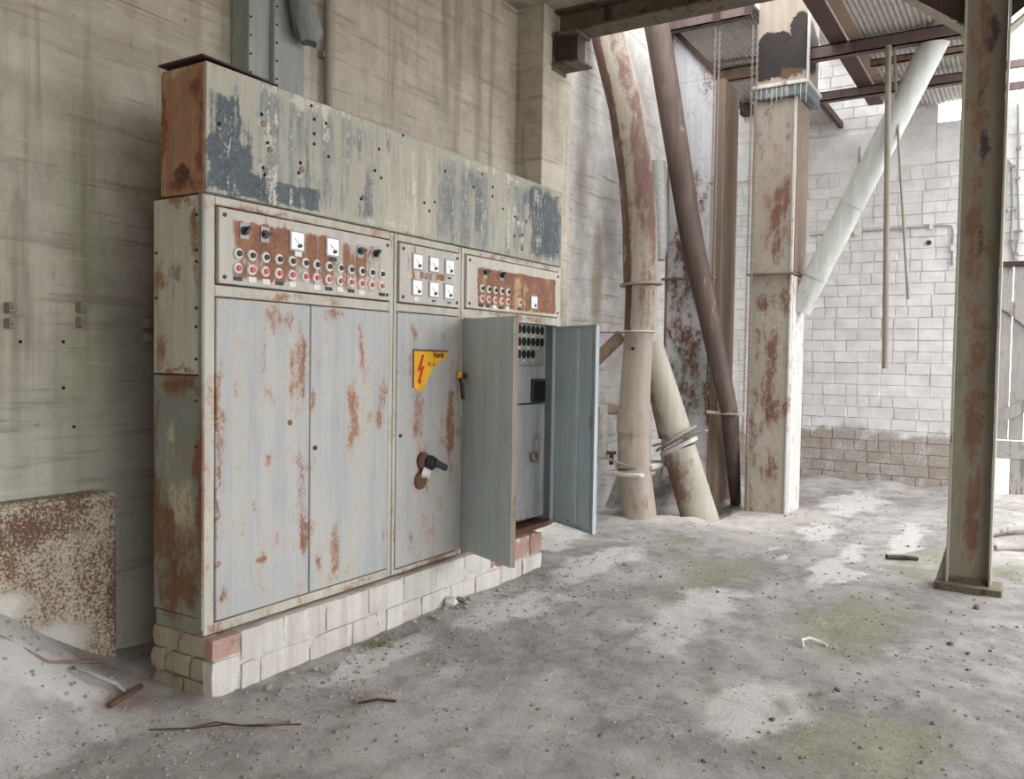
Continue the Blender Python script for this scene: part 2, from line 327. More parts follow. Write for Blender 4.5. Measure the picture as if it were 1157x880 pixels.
M['header'] = metal('header_box_paint', ((166, 162, 147), (186, 182, 167)), [
    dict(col=((88, 98, 102), (120, 127, 127)), amt=.36, g=1.0, st=2.4, med=1.1, soft=.24, op=.85, bxs=.5, boxes=[((2.95, 2.48), (.62, .30), .16), ((4.28, 2.44), (.36, .30), .24), ((5.2, 2.48), (.45, .32), .2), ((3.8, 2.42), (.26, .3), -.25)]),
    dict(col=((66, 75, 82), (92, 99, 103)), amt=.10, g=1.2, st=1.7, med=.9, fine=.8, soft=.15, bw=.36, bs=.9, bxs=.35, boxes=[((2.51, 2.33), (.13, .12), .75), ((2.48, 2.5), (.10, .17), .55), ((2.80, 2.265), (.32, .065), .6), ((2.66, 2.36), (.06, .14), .3), ((5.33, 2.48), (.26, .27), .62), ((3.38, 2.42), (.1, .26), .33), ((4.10, 2.38), (.1, .2), .2), ((4.42, 2.48), (.1, .22), .28), ((3.66, 2.64), (.12, .09), .3)], blobs=ell([(2.60, 2.52, .2, .12), (5.1, 2.62, .35, .13), (3.0, 2.4, .1, .2)])),
    dict(col=((190, 186, 170), (206, 202, 188)), amt=.17, g=1.5, st=2.4, fine=1.2, op=.8, soft=.14, bw=.28, blobs=ell([(2.7, 2.36, .06, .06), (2.72, 2.47, .07, .07), (2.95, 2.4, .07, .08), (4.95, 2.45, .1, .05), (5.0, 2.3, .07, .07), (3.8, 2.42, .22, .25), (4.85, 2.45, .12, .25), (3.0, 2.72, .7, .05), (4.6, 2.72, .9, .04), (2.7, 2.56, .05, .05), (3.6, 2.23, .5, .05)])),
    dict(col=((112, 78, 56), (150, 110, 82)), amt=.10, g=1.7, fine=1.0, bw=.25, soft=.14, blobs=ell([(4.9, 2.2, .8, .03), (3.9, 2.2, .9, .02)]))], dust=(150, 144, 130), mottle=1.6)
M['header_side'] = metal('rusted_header_end', ((150, 112, 86), (172, 136, 106)), [
    dict(col=((98, 54, 36), (132, 80, 54)), amt=.2, g=1.6, st=.7, bw=.36, soft=.2, blobs=[((2.38, 3.06, 2.5), (.4, .06, .4)), ((2.38, 3.31, 2.5), (.4, .03, .4)), ((2.38, 3.2, 2.24), (.4, .25, .06)), ((2.38, 3.1, 2.64), (.4, .1, .08))]),
    dict(col=((78, 50, 40), (96, 64, 50)), amt=-.1, g=.8, bw=.75, soft=.14, blobs=[((2.38, 3.19, 2.29), (.4, .11, .10))]),
    dict(col=((166, 148, 112), (184, 166, 130)), amt=.08, g=1.6, bw=.38, soft=.16, blobs=[((2.38, 3.2, 2.735), (.4, .3, .05))])])
M['side_upper'] = metal('side_sheet_paint', ((176, 174, 158), (196, 193, 177)), [
    dict(col=((104, 72, 52), (146, 108, 78)), amt=.17, fine=.9, bw=.36, soft=.17, halo=.35, blobs=[((2.38, 3.33, 1.75), (.4, .06, .32)), ((2.38, 3.09, 1.9), (.4, .06, .45)), ((2.38, 3.2, 2.17), (.4, .25, .04)), ((2.38, 3.33, 1.5), (.4, .08, .25)), ((2.38, 3.1, 2.1), (.4, .06, .12)), ((2.38, 3.2, 1.43), (.4, .25, .03))]), dict(col=((96, 66, 50), (128, 92, 70)), amt=-.02, g=.9, fine=2.4, med=1.0, soft=.10, op=.8),
    dict(col=((116, 120, 110), (132, 136, 126)), amt=-.1, g=.9, bw=.75, soft=.2, blobs=[((2.38, 3.2, 1.86), (.4, .085, .10)), ((2.38, 3.21, 1.78), (.4, .03, .12))])])
M['side_lower'] = metal('rusted_side_sheet', ((142, 146, 136), (124, 128, 120)), [
    dict(col=((178, 172, 146), (194, 188, 162)), amt=.26, g=1.9, st=.5, bw=.34, soft=.14, blobs=[((2.38, 3.2, .85), (.4, .2, .16)), ((2.38, 3.15, .55), (.4, .1, .25)), ((2.38, 3.25, 1.1), (.4, .05, .2))]),
    dict(col=((88, 60, 44), (130, 92, 66)), amt=.22, g=1.8, st=.7, fine=.9, bw=.42, soft=.16, halo=.3, blobs=[((2.38, 3.2, .5), (.4, .3, .35)), ((2.38, 3.36, .9), (.4, .07, .6)), ((2.38, 3.04, .9), (.4, .07, .6)), ((2.38, 3.2, 1.36), (.4, .25, .08)), ((2.38, 3.3, .75), (.4, .1, .3))])])
M['open_door'] = metal('blue_green_door_paint', ((172, 184, 184), (190, 199, 199)), [
    dict(col=((146, 152, 138), (160, 166, 150)), amt=.3, st=1.0, big=1.0, soft=.25, op=.7),
    dict(col=((130, 104, 70), (156, 130, 92)), amt=.05, bw=.42, soft=.16, blobs=[((4.24, 2.9, .5), (.04, .06, .1)), ((4.13, 2.65, .48), (.04, .06, .1))])], mottle=.8, bump=.12)
M['inner_door'] = metal('inner_door_paint', ((178, 190, 196), (196, 206, 210)), [
    dict(col=((148, 160, 158), (160, 170, 166)), amt=.3, st=1.3, soft=.25, op=.6),
    dict(col=((104, 76, 60), (140, 104, 84)), amt=.08, bw=.35, soft=.16, blobs=[((5.36, 2.75, .33), (.4, .5, .04))])], mottle=.8, bump=.12)
M['interior'] = metal('dim_grey_interior', ((142, 146, 146), (158, 162, 162)), [rl(.12, col=((84, 60, 46), (112, 84, 66)), bw=.4, soft=.16, blobs=[((5.53, 3.1, 1.0), (.03, .2, .9)), ((5.0, 3.1, .32), (.7, .2, .06))])])
M['rust'] = metal('brown_rust', ((90, 64, 50), (116, 84, 66)), [dict(col=((58, 38, 32), (78, 52, 42)), amt=.32, g=1.8)])
M['dark_rust'] = metal('dark_rust', ((58, 46, 40), (78, 62, 52)), [dict(col=((112, 98, 84), (130, 116, 100)), amt=.12, g=1.8, st=.5)], dust=(150, 142, 128))
M['steel_dull'] = plain('dull_zinc_metal', (150, 150, 146), .5, .15, 40, .3)
M['white'] = plain('aged_white_plastic', (214, 212, 204), .45, .08)
M['red'] = plain('faded_red_plastic', (196, 84, 94), .45, .12, 60)
M['black'] = plain('black_plastic', (44, 45, 48), .45, .15)
M['meter'] = plain('meter_face_white', (236, 238, 240), .15, .04)
M['void'] = plain('dark_hole', (26, 24, 23), .9, .1)
M['yellow'] = plain('yellow_knob', (208, 170, 52), .5, .15)
M['sign'] = plain('yellow_sign_enamel', (226, 172, 52), .5, .12, 14)
M['sign_red'] = plain('sign_red_ink', (196, 58, 40), .6, .1)
M['sign_ink'] = plain('sign_black_ink', (50, 42, 36), .6, .1)
M['brick'] = metal('dusty_plinth_brick', ((188, 182, 174), (210, 206, 200)), [
    dict(col=((172, 152, 144), (188, 170, 162)), amt=.26, g=1.2, big=1.2, soft=.2, op=.6), dict(col=((140, 130, 118), (158, 148, 134)), amt=.2, g=1.8)], rough=.95, bump=.7)
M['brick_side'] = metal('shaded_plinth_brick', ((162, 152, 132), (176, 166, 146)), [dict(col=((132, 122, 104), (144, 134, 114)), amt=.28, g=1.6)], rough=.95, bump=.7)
M['brick_red'] = metal('broken_red_brick', ((166, 132, 120), (186, 160, 150)), [dict(col=((124, 88, 76), (142, 104, 92)), amt=.35, g=1.7)], rough=.95, bump=.7)
M['leg1'] = metal('peeling_trunk_paint', ((168, 162, 150), (184, 179, 168)), [
    dict(col=((146, 124, 106), (168, 146, 128)), amt=.28, g=.9, st=1.6, soft=.25, op=.75, bw=.32, blobs=[((8.5, 2.22, 3.2), (.6, .3, 1.1))]),
    dict(col=((132, 142, 144), (152, 160, 160)), amt=-.05, g=1.7, bw=.6, soft=.12, blobs=[((8.5, 2.40, .65), (.6, .07, .3)), ((8.5, 2.32, .8), (.6, .09, .14)), ((8.5, 2.08, .5), (.6, .06, .3))]),
    dict(col=((90, 62, 50), (134, 100, 82)), amt=.22, g=2.1, st=1.0, fine=1.3, bw=.36, soft=.16, halo=.35, blobs=[((8.5, 2.24, 1.5), (.6, .12, .5)), ((8.5, 2.2, 1.1), (.6, .15, .3)), ((8.5, 2.3, 2.1), (.6, .18, .2)), ((8.5, 2.2, 3.0), (.6, .12, .8)), ((8.5, 2.12, 3.2), (.6, .06, .9)), ((8.5, 2.2, .45), (.6, .14, .25))]), dict(col=((96, 66, 50), (128, 92, 70)), amt=-.02, g=.9, fine=2.4, med=1.0, soft=.10, op=.8)], bump=.5)
M['leg1_top'] = metal('blackened_trunk_top', ((152, 140, 126), (170, 158, 144)), [
    dict(col=((34, 29, 28), (52, 44, 40)), amt=.0, g=1.2, bw=1.0, bs=.5, blobs=[((8.5, 2.25, 4.50), (.7, .6, .27)), ((8.5, 2.02, 4.72), (.7, .14, .28)), ((8.5, 2.25, 4.6), (.7, .25, .2))]),
    dict(col=((84, 60, 48), (104, 76, 60)), amt=.0, g=1.4, bw=.7, blobs=[((8.5, 2.1, 4.34), (.7, .3, .12))])], bump=.4)
M['flange_white'] = metal('flaking_white_angle', ((208, 204, 200), (222, 219, 215)), [rl(.33, col=((122, 88, 74), (158, 124, 108)), fine=1.0, st=.9, soft=.14)], bump=.6)
M['collar'] = metal('blue_grey_collar', ((104, 116, 120), (126, 136, 138)), [dict(col=((206, 204, 200), (218, 216, 212)), amt=.16, g=1.6, st=1.6, soft=.15), rl(.12)])
M['leg2'] = metal('pitted_trunk_paint', ((206, 207, 212), (218, 218, 221)), [
    dict(col=((172, 184, 180), (188, 197, 191)), amt=-.1, g=1.0, bw=.9, soft=.2, blobs=[((8.5, 3.1, 1.3), (.7, .6, 1.1))]),
    dict(col=((90, 62, 52), (126, 92, 78)), amt=.20, g=2.4, fine=1.3, bw=.32, soft=.12, halo=.25, blobs=[((8.5, 3.12, 1.3), (.7, .5, 1.4)), ((8.5, 3.2, 2.5), (.7, .3, .6)), ((8.5, 2.85, 1.2), (.7, .12, 1.1)), ((8.5, 3.0, 3.3), (.7, .25, .4))]),
    dict(col=((92, 64, 54), (118, 84, 70)), amt=.05, g=1.6, st=.5, bw=.5, soft=.16, blobs=[((8.5, 3.0, 2.25), (.7, .45, .35)), ((8.5, 3.1, 2.6), (.7, .3, .45))])], bump=.4)
M['tan_angle'] = metal('tan_rusty_angle', ((130, 112, 97), (150, 132, 116)), [rl(.27, col=((94, 70, 57), (118, 92, 76)), st=1.6, soft=.16)])
M['pipe1'] = metal('worn_chute_pipe', ((160, 150, 136), (180, 172, 158)), [
    dict(col=((76, 54, 48), (112, 84, 74)), amt=.04, g=1.4, st=1.2, fine=.9, bw=.40, soft=.15, halo=.4, side=(((-.45, .89, 0), .50, .72, .65),), blobs=[((7.4, 3.12, 3.0), (.5, .24, .6)), ((7.4, 3.3, 3.9), (.5, .1, .8)), ((7.4, 3.1, 2.3), (.3, .06, .5)), ((7.4, 3.22, 2.6), (.3, .05, .4))]),
    dict(col=((86, 62, 56), (118, 92, 84)), amt=.13, g=1.3, st=1.1, fine=.9, bw=.34, soft=.18, halo=.5, side=(((-.62, -.78, 0), .72, .95, .30),), blobs=[((7.4, 3.1, 3.2), (.6, .6, 1.0))])])
M['pipe_lower'] = metal('tan_chute_pipe', ((154, 142, 131), (172, 161, 150)), [
    dict(col=((132, 112, 98), (150, 130, 116)), amt=.3, g=1.3, st=1.2, soft=.15, op=.8), rl(.06, col=((96, 68, 56), (118, 88, 74)))])
M['pipe2'] = metal('branch_chute_pipe', ((168, 163, 150), (182, 178, 166)), [
    dict(col=((106, 80, 72), (130, 102, 92)), amt=.06, g=1.5, st=.6, fine=.9, bw=.36, side=(((-.35, .94, .2), .1, .6, .42),), soft=.16, halo=.4, blobs=[((7.8, 2.86, .4), (.5, .25, .42)), ((7.75, 3.2, 1.3), (.3, .06, .4))])])
M['pipe3'] = metal('dark_brown_pipe', ((84, 70, 64), (104, 90, 82)), [dict(col=((134, 116, 102), (156, 138, 122)), amt=.18, g=1.3, st=1.2), dict(col=((166, 160, 146), (180, 174, 160)), amt=-.1, bw=.75, blobs=[((8.75, 2.6, .9), (.5, .3, .75))])])
M['pipe4'] = metal('pale_grey_pipe', ((190, 194, 190), (206, 208, 204)), [dict(col=((150, 146, 130), (168, 162, 146)), amt=.14, g=1.4, bw=.4, blobs=[((8.75, 1.95, 2.2), (.5, .3, .4))])], bump=.12)
M['post'] = metal('mossy_rusted_post', ((126, 120, 106), (142, 136, 122)), [
    dict(col=((126, 128, 106), (144, 145, 124)), amt=.15, g=1.0, st=1.0, bw=.45, soft=.2, blobs=[((6.43, .43, 1.0), (.3, .06, 1.8)), ((6.43, .42, 3.4), (.3, .05, .6))]),
    dict(col=((94, 66, 52), (128, 96, 76)), amt=.17, g=1.9, st=1.1, fine=.9, bw=.42, soft=.18, halo=.4, blobs=[((6.43, .33, 1.3), (.3, .09, 1.3)), ((6.43, .35, 2.4), (.3, .12, .8)), ((6.43, .35, 3.6), (.3, .11, .9)), ((6.43, .33, .5), (.3, .1, .35))]),
    dict(col=((58, 50, 52), (74, 66, 66)), amt=-.02, g=1.5, bw=.65, soft=.15, blobs=[((6.43, .32, 2.95), (.3, .05, .3)), ((6.43, .33, 2.35), (.3, .045, .3)), ((6.43, .3, 3.7), (.3, .07, .35)), ((6.43, .34, 3.3), (.3, .03, .15))]), dict(col=((96, 66, 50), (128, 92, 70)), amt=-.02, g=.9, fine=2.4, med=1.0, soft=.10, op=.8)], dust=(150, 146, 132))
M['post_edge'] = metal('pale_post_flange', ((160, 158, 142), (174, 170, 156)), [rl(.22, col=((90, 72, 58), (120, 98, 80)), fine=1.0)])
M['beam'] = metal('grimy_green_beam', ((90, 82, 69), (112, 103, 87)), [dict(col=((46, 38, 33), (64, 52, 44)), amt=.38, g=1.8, st=1.0)], dust=(128, 120, 98))
M['purlin'] = metal('purple_brown_purlin', ((98, 82, 80), (120, 104, 100)), [dict(col=((68, 54, 52), (84, 68, 64)), amt=.3, g=1.5, st=.6)])
M['rafter'] = metal('red_brown_girder', ((76, 56, 52), (92, 68, 62)), [dict(col=((112, 62, 46), (128, 76, 58)), amt=.0, g=1.3, bw=.4, blobs=[((7.4, 1.65, 4.7), (.6, .4, .3))])])
M['tin'] = metal('corrugated_tin', ((168, 163, 158), (188, 184, 180)), [dict(col=((140, 124, 114), (154, 138, 128)), amt=.25, g=1.3, soft=.2, op=.7)], bump=.15)
M['channel'] = metal('blue_grey_channel', ((136, 142, 138), (156, 160, 154)), [dict(col=((110, 106, 92), (126, 120, 106)), amt=.2, st=1.0, soft=.15), rl(.06, col=((70, 56, 46), (92, 74, 60)))])
M['lamp'] = metal('crushed_tin_grey', ((104, 108, 106), (140, 142, 138)), [rl(.2, col=((72, 60, 52), (96, 80, 68)))])
M['conduit'] = metal('conduit_grey', ((138, 130, 116), (152, 144, 130)), [rl(.1)])
M['tank'] = metal('rust_speckled_plate', ((182, 172, 152), (198, 190, 172)), [
    dict(col=((84, 60, 46), (116, 86, 66)), amt=.42, g=1.6, fine=3.6, med=.8, bw=.24, soft=.12, halo=.35, blobs=[((2.0, 3.74, .72), (.4, .3, .14)), ((1.7, 3.74, .6), (.3, .3, .3)), ((2.3, 3.74, .8), (.4, .3, .05)), ((2.4, 3.74, .4), (.04, .3, .5))]),
    dict(col=((196, 192, 184), (208, 205, 197)), amt=-.1, g=.8, bw=.8, soft=.25, blobs=[((2.15, 3.74, .18), (.35, .3, .25)), ((1.9, 3.74, .4), (.3, .3, .15))])])
M['wood'] = metal('weathered_grey_wood', ((150, 146, 142), (172, 168, 164)), [dict(col=((116, 110, 104), (130, 124, 118)), amt=.28, st=2.4)], rough=.9)
M['stone'] = plain('dusty_stone', (150, 146, 140), .95, .25, 25)
M['grit'] = plain('dark_grit', (134, 128, 123), .95, .3, 25)
M['stone_dark'] = plain('dark_stone', (108, 103, 98), .95, .25, 25)
M['chain'] = plain('brown_chain', (150, 138, 132), .6, .25, 50, .2)
M['cable'] = plain('grey_cable', (150, 150, 150), .6, .1)
M['grass'] = plain('short_moss', (104, 116, 74), .95, .3, 40)
M['lump'] = plain('caked_white_dust', (194, 188, 182), .95, .12, 25)

# ------------------------------------------------------------ setting
WY = 3.85; WX = 11.31
def gz(x, y):
    """height of the uneven ground"""
    z = .018*mnoise.noise((x*1.3, y*1.3, 0)) + .010*mnoise.noise((x*4, y*4, 3)) + .008*mnoise.noise((x*9, y*9, 5)) + .005*mnoise.noise((x*19, y*19, 6))
    e = max(0, min(1, (y-2.9)/.9)) * max(0, min(1, (2.75-x)/.9)); z += .56*e*e*(3-2*e)*max(.25, min(1, (2.75-x)/1.2))
    # hollow around the chutes and a dark heap of spill behind them
    px = max(0, min(1, (x-7.68)/.2))*max(0, min(1, (8.5-x)/.4)); py = max(0, min(1, (y-2.50)/.12))
    z -= .16*px*py
    hx = max(0, min(1, (x-7.95)/.55))*max(0, min(1, (10.6-x)/1.2)); hy = max(0, min(1, (y-2.72)/.5))
    z += (.30+.07*mnoise.noise((x*3, y*3, 7))+.03*mnoise.noise((x*9, y*9, 1)))*hx*hy
    lip = math.exp(-((x-7.6)/.22)**2)*max(0, min(1, (y-2.3)/.3)); z += .02*lip*(1+.6*mnoise.noise((x*5, y*5, 9)))
    far = max(0, min(1, (x-10.4)/.9))*max(0, min(1, (2.6-y)/.3)); z += .07*far*(.6+mnoise.noise((x*2, y*2.2, 2)))
    return z
def clamp_plinth(x, y, z):
    return min(z, .04) if 2.3 < x < 5.4 and 2.9 < y < 3.5 else z
xs = [-5+i*.12 for i in range(48)] + [.76+i*.036 for i in range(295)]
ys = [-7+i*.16 for i in range(38)] + [-.92+i*.036 for i in range(133)]
xs = [x for x in xs if x < 11.33] + [11.34]; ys.append(3.87)
g = MB(); nx, ny = len(xs), len(ys)
g.v = [(x, y, clamp_plinth(x, y, gz(x, y))) for x in xs for y in ys]
g.f = [(i*ny+j, (i+1)*ny+j, (i+1)*ny+j+1, i*ny+j+1) for i in range(nx-1) for j in range(ny-1)]; g.mi = [0]*len(g.f)
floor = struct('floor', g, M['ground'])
g = MB(); g.box(-40, 60, -60, -6.9, -.6, -.03); g.box(11.33, 60, -6.9, 20, -.6, -.03)
struct('ground', g, M['ground'])

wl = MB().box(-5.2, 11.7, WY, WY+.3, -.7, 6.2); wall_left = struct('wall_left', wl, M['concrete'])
put('pilaster', MB().box(6.21, 6.72, 3.585, WY+.01, -.1, 5.2), M['concrete'], wall_left, bevel=.008)
for x, z in ((2.235, 1.55), (2.235, 1.335), (2.04, 1.545), (2.285, 1.15), (6.9, 2.2), (7.25, 3.1)):
    put('tie_hole', MB().tube([(x, WY-.004, z), (x, WY+.01, z)], .008, 8), M['void'], wall_left)
struct('wall_back', MB().box(-5.2, -5.0, -7, WY, -.1, 4.7), M['concrete'])
struct('ceiling', MB().box(-5.2, 6.56, -4.6, WY, 4.49, 4.75), M['concrete'])

wf = MB(); wf.box(WX, 11.6, .39, WY, -.7, 4.41); wf.box(WX, 11.6, 1.07, WY, 4.41, 5.7)
wf.box(WX, 11.6, -2.6, .39, 2.69, 4.56); wf.box(WX, 11.6, -2.6, -1.0, -.4, 2.69)
wall_far = struct('wall_far', wf, M['block'], smooth=False)
put('plaster_band', MB().box(11.285, WX+.01, 1.08, WY, 3.93, 4.40).box(11.285, WX+.01, .40, 1.08, 3.93, 4.405), M['block'], wall_far, bevel=.01)
def block_mesh(w, h, seed):
    r = random.Random(seed); b = MB(); d = .012; c = .006
    j = lambda k=.006: r.uniform(-k, k)
    o = [(0, 0), (w, 0), (w, h), (0, h)]; t = j(.003)
    back = [(.006, a, b_) for a, b_ in o]
    mid = [(-d+.007, a+j(.003), b_+j(.003)) for a, b_ in o]
    fr = [(-d+j(.003)+t, a+(c if a == 0 else -c)+j(), b_+(c if b_ == 0 else -c)+j()) for a, b_ in o]
    vs = back+mid+fr; fs = []
    for k in range(4):
        q = (k+1) % 4; fs += [(k, 4+k, 4+q, q), (4+k, 8+k, 8+q, 4+q)]
    fs.append((8, 11, 10, 9)); b.add(vs, fs); return b
BW, BH, JT = .274, .139, .006
VAR = {}
for k in range(5): VAR[('f', k)] = block_mesh(BW-JT, BH-JT, k).mesh('brick', M['block'], smooth=False); VAR[('h', k)] = block_mesh(BW/2-JT, BH-JT, 50+k).mesh('brick', M['block'], smooth=False)
stuff = MB(); cnt = 0; rb = random.Random(4)
cand = []
for row in range(41):
    z = .0+row*BH; y = -2.5 + (BW*.5 if row % 2 else 0) + rb.uniform(-.02, .02)
    while y < WY-.02:
        kind = 'h' if (row % 4 == 3 and rb.random() < .75) or rb.random() < .10 else 'f'
        w = BW if kind == 'f' else BW/2
        ok = y+w < WY
        if y < .39: ok = ok and (z > 2.67 and z+BH < 4.58 and y+w < .4 or (y+w < -1.0 and z+BH < 4.58))
        if y+w > .39 and y < 1.07 and z+BH > 4.42: ok = False
        if y < .4 < y+w: ok = False
        if 3.86 < z+BH*.5 < 4.42 and y+w > .39: ok = False
        if ok: cand.append((abs(y-1.65)+abs(z-1.7)*.30 + (0 if .4 < y < 2.7 else 1.2), kind, y, z))
        y += w
cand.sort()
for i, (pr_, kind, y, z) in enumerate(cand):
    k = rb.randrange(5)
    if i < 298:
        o = inst('brick', VAR[(kind, k)], (WX, y, z), wall_far); o.location.x += rb.uniform(-.003, .002)
    else:
        m = block_mesh((BW if kind == 'f' else BW/2)-JT, BH-JT, k); stuff.add([(WX+a, y+b, z+c) for a, b, c in m.v], m.f)
o = put('brick_courses', stuff, M['block'], wall_far, smooth=False); o['kind'] = 'stuff'

# plank door in the far wall
door = bpy.data.objects.new('door_1', None); COL.objects.link(door); door.location = (11.28, .3, 0); door['kind'] = 'structure'
for k in range(9):
    y1 = .375-k*.15; put('plank', MB().box(11.285, 11.31, y1-.142, y1, .66, 2.665), M['wood'], door, bevel=.004)
put('bottom_board', MB().box(11.24, 11.285, -.99, .39, .44, .65), M['wood'], door, bevel=.006)
put('brace', MB().bar((11.27, .38, 2.30), (11.27, -.6, 1.45), .13, .03, (1, 0, 0)), M['wood'], door)
put('brace', MB().bar((11.27, .38, .88), (11.27, -.6, 1.45), .13, .03, (1, 0, 0)), M['wood'], door)
put('lintel', MB().box(11.25, 11.34, -1.05, .4, 2.655, 2.715), M['dark_rust'], door, bevel=.006)
put('jamb_post', MB().box(11.25, 11.33, .03, .2, -.05, .46), M['wood'], door, bevel=.006)

# ------------------------------------------------------------ brick plinth
pl = thing('brick_plinth', (3.8, 3.2, 0), 'low crumbling brick plinth carrying the row of grey switch cabinets', 'plinth')
put('mortar_core', MB().box(2.41, 5.24, 2.998, 3.405, -.1, .258), M['brick'], pl)
def brick(x0, x1, y0, y1, z0, z1, m, seed):
    r = random.Random(seed); b = MB(); dx, dy, dz = x1-x0, y1-y0, z1-z0
    n3 = [max(2, min(7, int(q/.045))) for q in (dx, dy, dz)]; bm = bmesh.new(); idx = {}
    def P3(i, j, k):
        if (i, j, k) not in idx:
            p = Vector((x0+dx*i/n3[0], y0+dy*j/n3[1], z0+dz*k/n3[2]))
            q = Vector(((2*i/n3[0]-1), (2*j/n3[1]-1), (2*k/n3[2]-1))); ex = sum(1 for t in q if abs(t) > .99)
            p -= q*(.004 if ex == 2 else .007 if ex == 3 else 0)*r.uniform(.3, 1.5)
            p += mnoise.noise_vector(p*14+Vector((seed, 0, 0)))*.0045
            if ex >= 2 and r.random() < .08: p -= q*.012
            idx[(i, j, k)] = len(b.v); b.v.append(tuple(p))
        return idx[(i, j, k)]
    for ax in range(3):
        u_, v_ = [(1, 2), (2, 0), (0, 1)][ax]
        for sd2 in (0, n3[ax]):
            for a in range(n3[u_]):
                for c in range(n3[v_]):
                    q = []
                    for da, dc in ((0, 0), (1, 0), (1, 1), (0, 1)):
                        t = [0, 0, 0]; t[ax] = sd2; t[u_] = a+da; t[v_] = c+dc; q.append(P3(*t))
                    b.f.append(tuple(q if sd2 else q[::-1])); b.mi.append(0)
    bm.free()
    return put('brick', b, m, pl)
sd_ = 0
for row in range(3):
    y = 3.03
    for w in ((.14, .20), (.09, .16, .09), (.17, .17))[row]:
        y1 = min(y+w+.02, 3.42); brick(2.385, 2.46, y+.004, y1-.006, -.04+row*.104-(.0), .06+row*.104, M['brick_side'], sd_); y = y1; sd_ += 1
fx = [[2.384, 2.545, 2.66, 2.97, 3.28, 3.55, 3.86, 4.15, 4.42, 4.72, 5.0, 5.262], [2.384, 2.545, 2.80, 3.08, 3.40, 3.70, 4.0, 4.30, 4.60, 4.85, 5.1, 5.255]]
for row in range(2):
    for a, b in zip(fx[row][:-1], fx[row][1:]):
        m = M['brick_red'] if (row == 1 and a > 4.55) or (row == 1 and a < 2.5) else M['brick']
        brick(a+.002, b-.002, 2.985+random.uniform(-.004, .006), 3.05, -.05+row*(.165 if a > 2.4 else .215), (.112 if a > 2.4 else .162) if row == 0 else .262, m, sd_); sd_ += 1
for k, (y0, y1) in enumerate(((3.06, 3.22), (3.23, 3.40))): brick(5.2, 5.265, y0, y1, -.04, .25, M['brick'], 950+k)

# ------------------------------------------------------------ switch cabinets
def screw(x, z, par, y=3.018, r=.008, m='dark_rust'):
    return put('screw', MB().tube([(x, y+.01, z), (x, y-.004, z)], r, 8), M[m], par)
def shared(name, mb, mats): return mb.mesh(name, mats, (0, 0, 0))
def ring_button(col):
    b = MB(); b.cur = 0; b.tube([(0, .012, 0), (0, -.006, 0)], .026, 16); b.tube([(0, -.006, 0), (0, -.012, 0)], [.026, .021], 16)
    b.cur = 1; b.tube([(0, -.010, 0), (0, -.020, 0)], [.0145, .0125], 12)
    return shared('push_button', b, [M['white'], M[col]])
BTN = {'black': ring_button('black'), 'red': ring_button('red')}
def sw_mesh(a):
    b = MB(); b.box(-.024, .024, -.004, .01, -.036, .034); b.cur = 1
    b.tube([(0, -.003, 0), (0, -.012, 0)], .02, 14); c, s = math.cos(a), math.sin(a)
    b.obox((-.022*c-.006*s*-1, -.03, -.022*s-.006*c), (.044*c, 0, .044*s), (0, .02, 0), (-.012*s, 0, .012*c))
    return shared('rotary_switch', b, [M['steel_dull'], M['black']])
SW = {'a': sw_mesh(.9), 'b': sw_mesh(.25)}
def meter_mesh():
    b = MB(); w, h = .047, .048
    b.box(-w, w, -.006, .012, -h, h); b.cur = 1; b.box(-w+.008, w-.008, -.009, -.004, -h+.008, h-.008)
    b.cur = 2; b.obox((.006, -.0105, -.034), (.026, 0, .010), (0, .002, 0), (-.010, 0, .014)); b.cur = 0
    b.bar((-.02, -.0098, .01), (.02, -.0098, -.022), .0035, .001, (0, 1, 0))
    return shared('meter', b, [M['steel_dull'], M['meter'], M['black']])
MT = meter_mesh()
PLT = {'black': shared('name_plate', MB().box(-.024, .024, -.003, .004, -.009, .009), M['black']), 'white': shared('name_plate', MB().box(-.022, .022, -.003, .004, -.012, .012), M['white'])}
PY = 3.022                                     # face of the instrument panels

def frame(x0, x1, par, seam):
    f = MB()
    for a, b, c, d in seam: f.box(a, b, YC, 3.06, c, d)
    return put('front_frame', f, M['frame'], par, bevel=.004)
def panel(x0, x1, z0, z1, par, mat):
    p = put('control_panel', MB().box(x0, x1, PY, 3.05, z0, z1), M[mat], par, bevel=.004)
    for x in (x0+.03, x1-.03):
        for z in (z0+.03, z1-.03): screw(x, z, p, PY, .010)
    return p
# left cabinet
c1 = thing('switch_cabinet', (3.0, 3.2, .27), 'tall left switch cabinet with two closed grey doors below a panel of red push buttons', 'cabinet')
put('cabinet_body', MB().box(2.386, 3.632, 3.055, 3.37, .272, 2.19), M['rust'], c1)
frame(2.38, 3.635, c1, [(2.38, 2.436, .272, 2.19), (3.6, 3.634, .272, 2.19), (2.436, 3.6, 2.150, 2.19), (2.436, 3.6, 1.755, 1.805), (2.436, 3.6, .272, .318)])
put('side_sheet', MB().box(2.374, 2.386, 3.045, 3.372, 1.415, 2.185), M['side_upper'], c1, bevel=.002)
put('side_sheet', MB().box(2.374, 2.386, 3.045, 3.372, .35, 1.405), M['side_lower'], c1, bevel=.002)
put('side_skirt', MB().box(2.378, 2.388, 3.04, 3.36, .272, .345), M['side_lower'], c1, bevel=.002)
put('corner_strip', MB().box(2.370, 2.384, 3.036, 3.062, .3, 2.19), M['side_lower'], c1, bevel=.002)
for z in (2.1, 1.95, 1.9, 1.7, 1.62, 1.48, 1.3, 1.1):
    put('rivet', MB().tube([(2.38, 3.075, z), (2.368, 3.075, z)], .007, 8), M['dark_rust'], c1)
for z in (1.95, 1.75): put('rivet', MB().tube([(2.38, 3.35, z), (2.368, 3.35, z)], .007, 8), M['dark_rust'], c1)
cp = panel(2.446, 3.594, 1.812, 2.142, c1, 'panel')
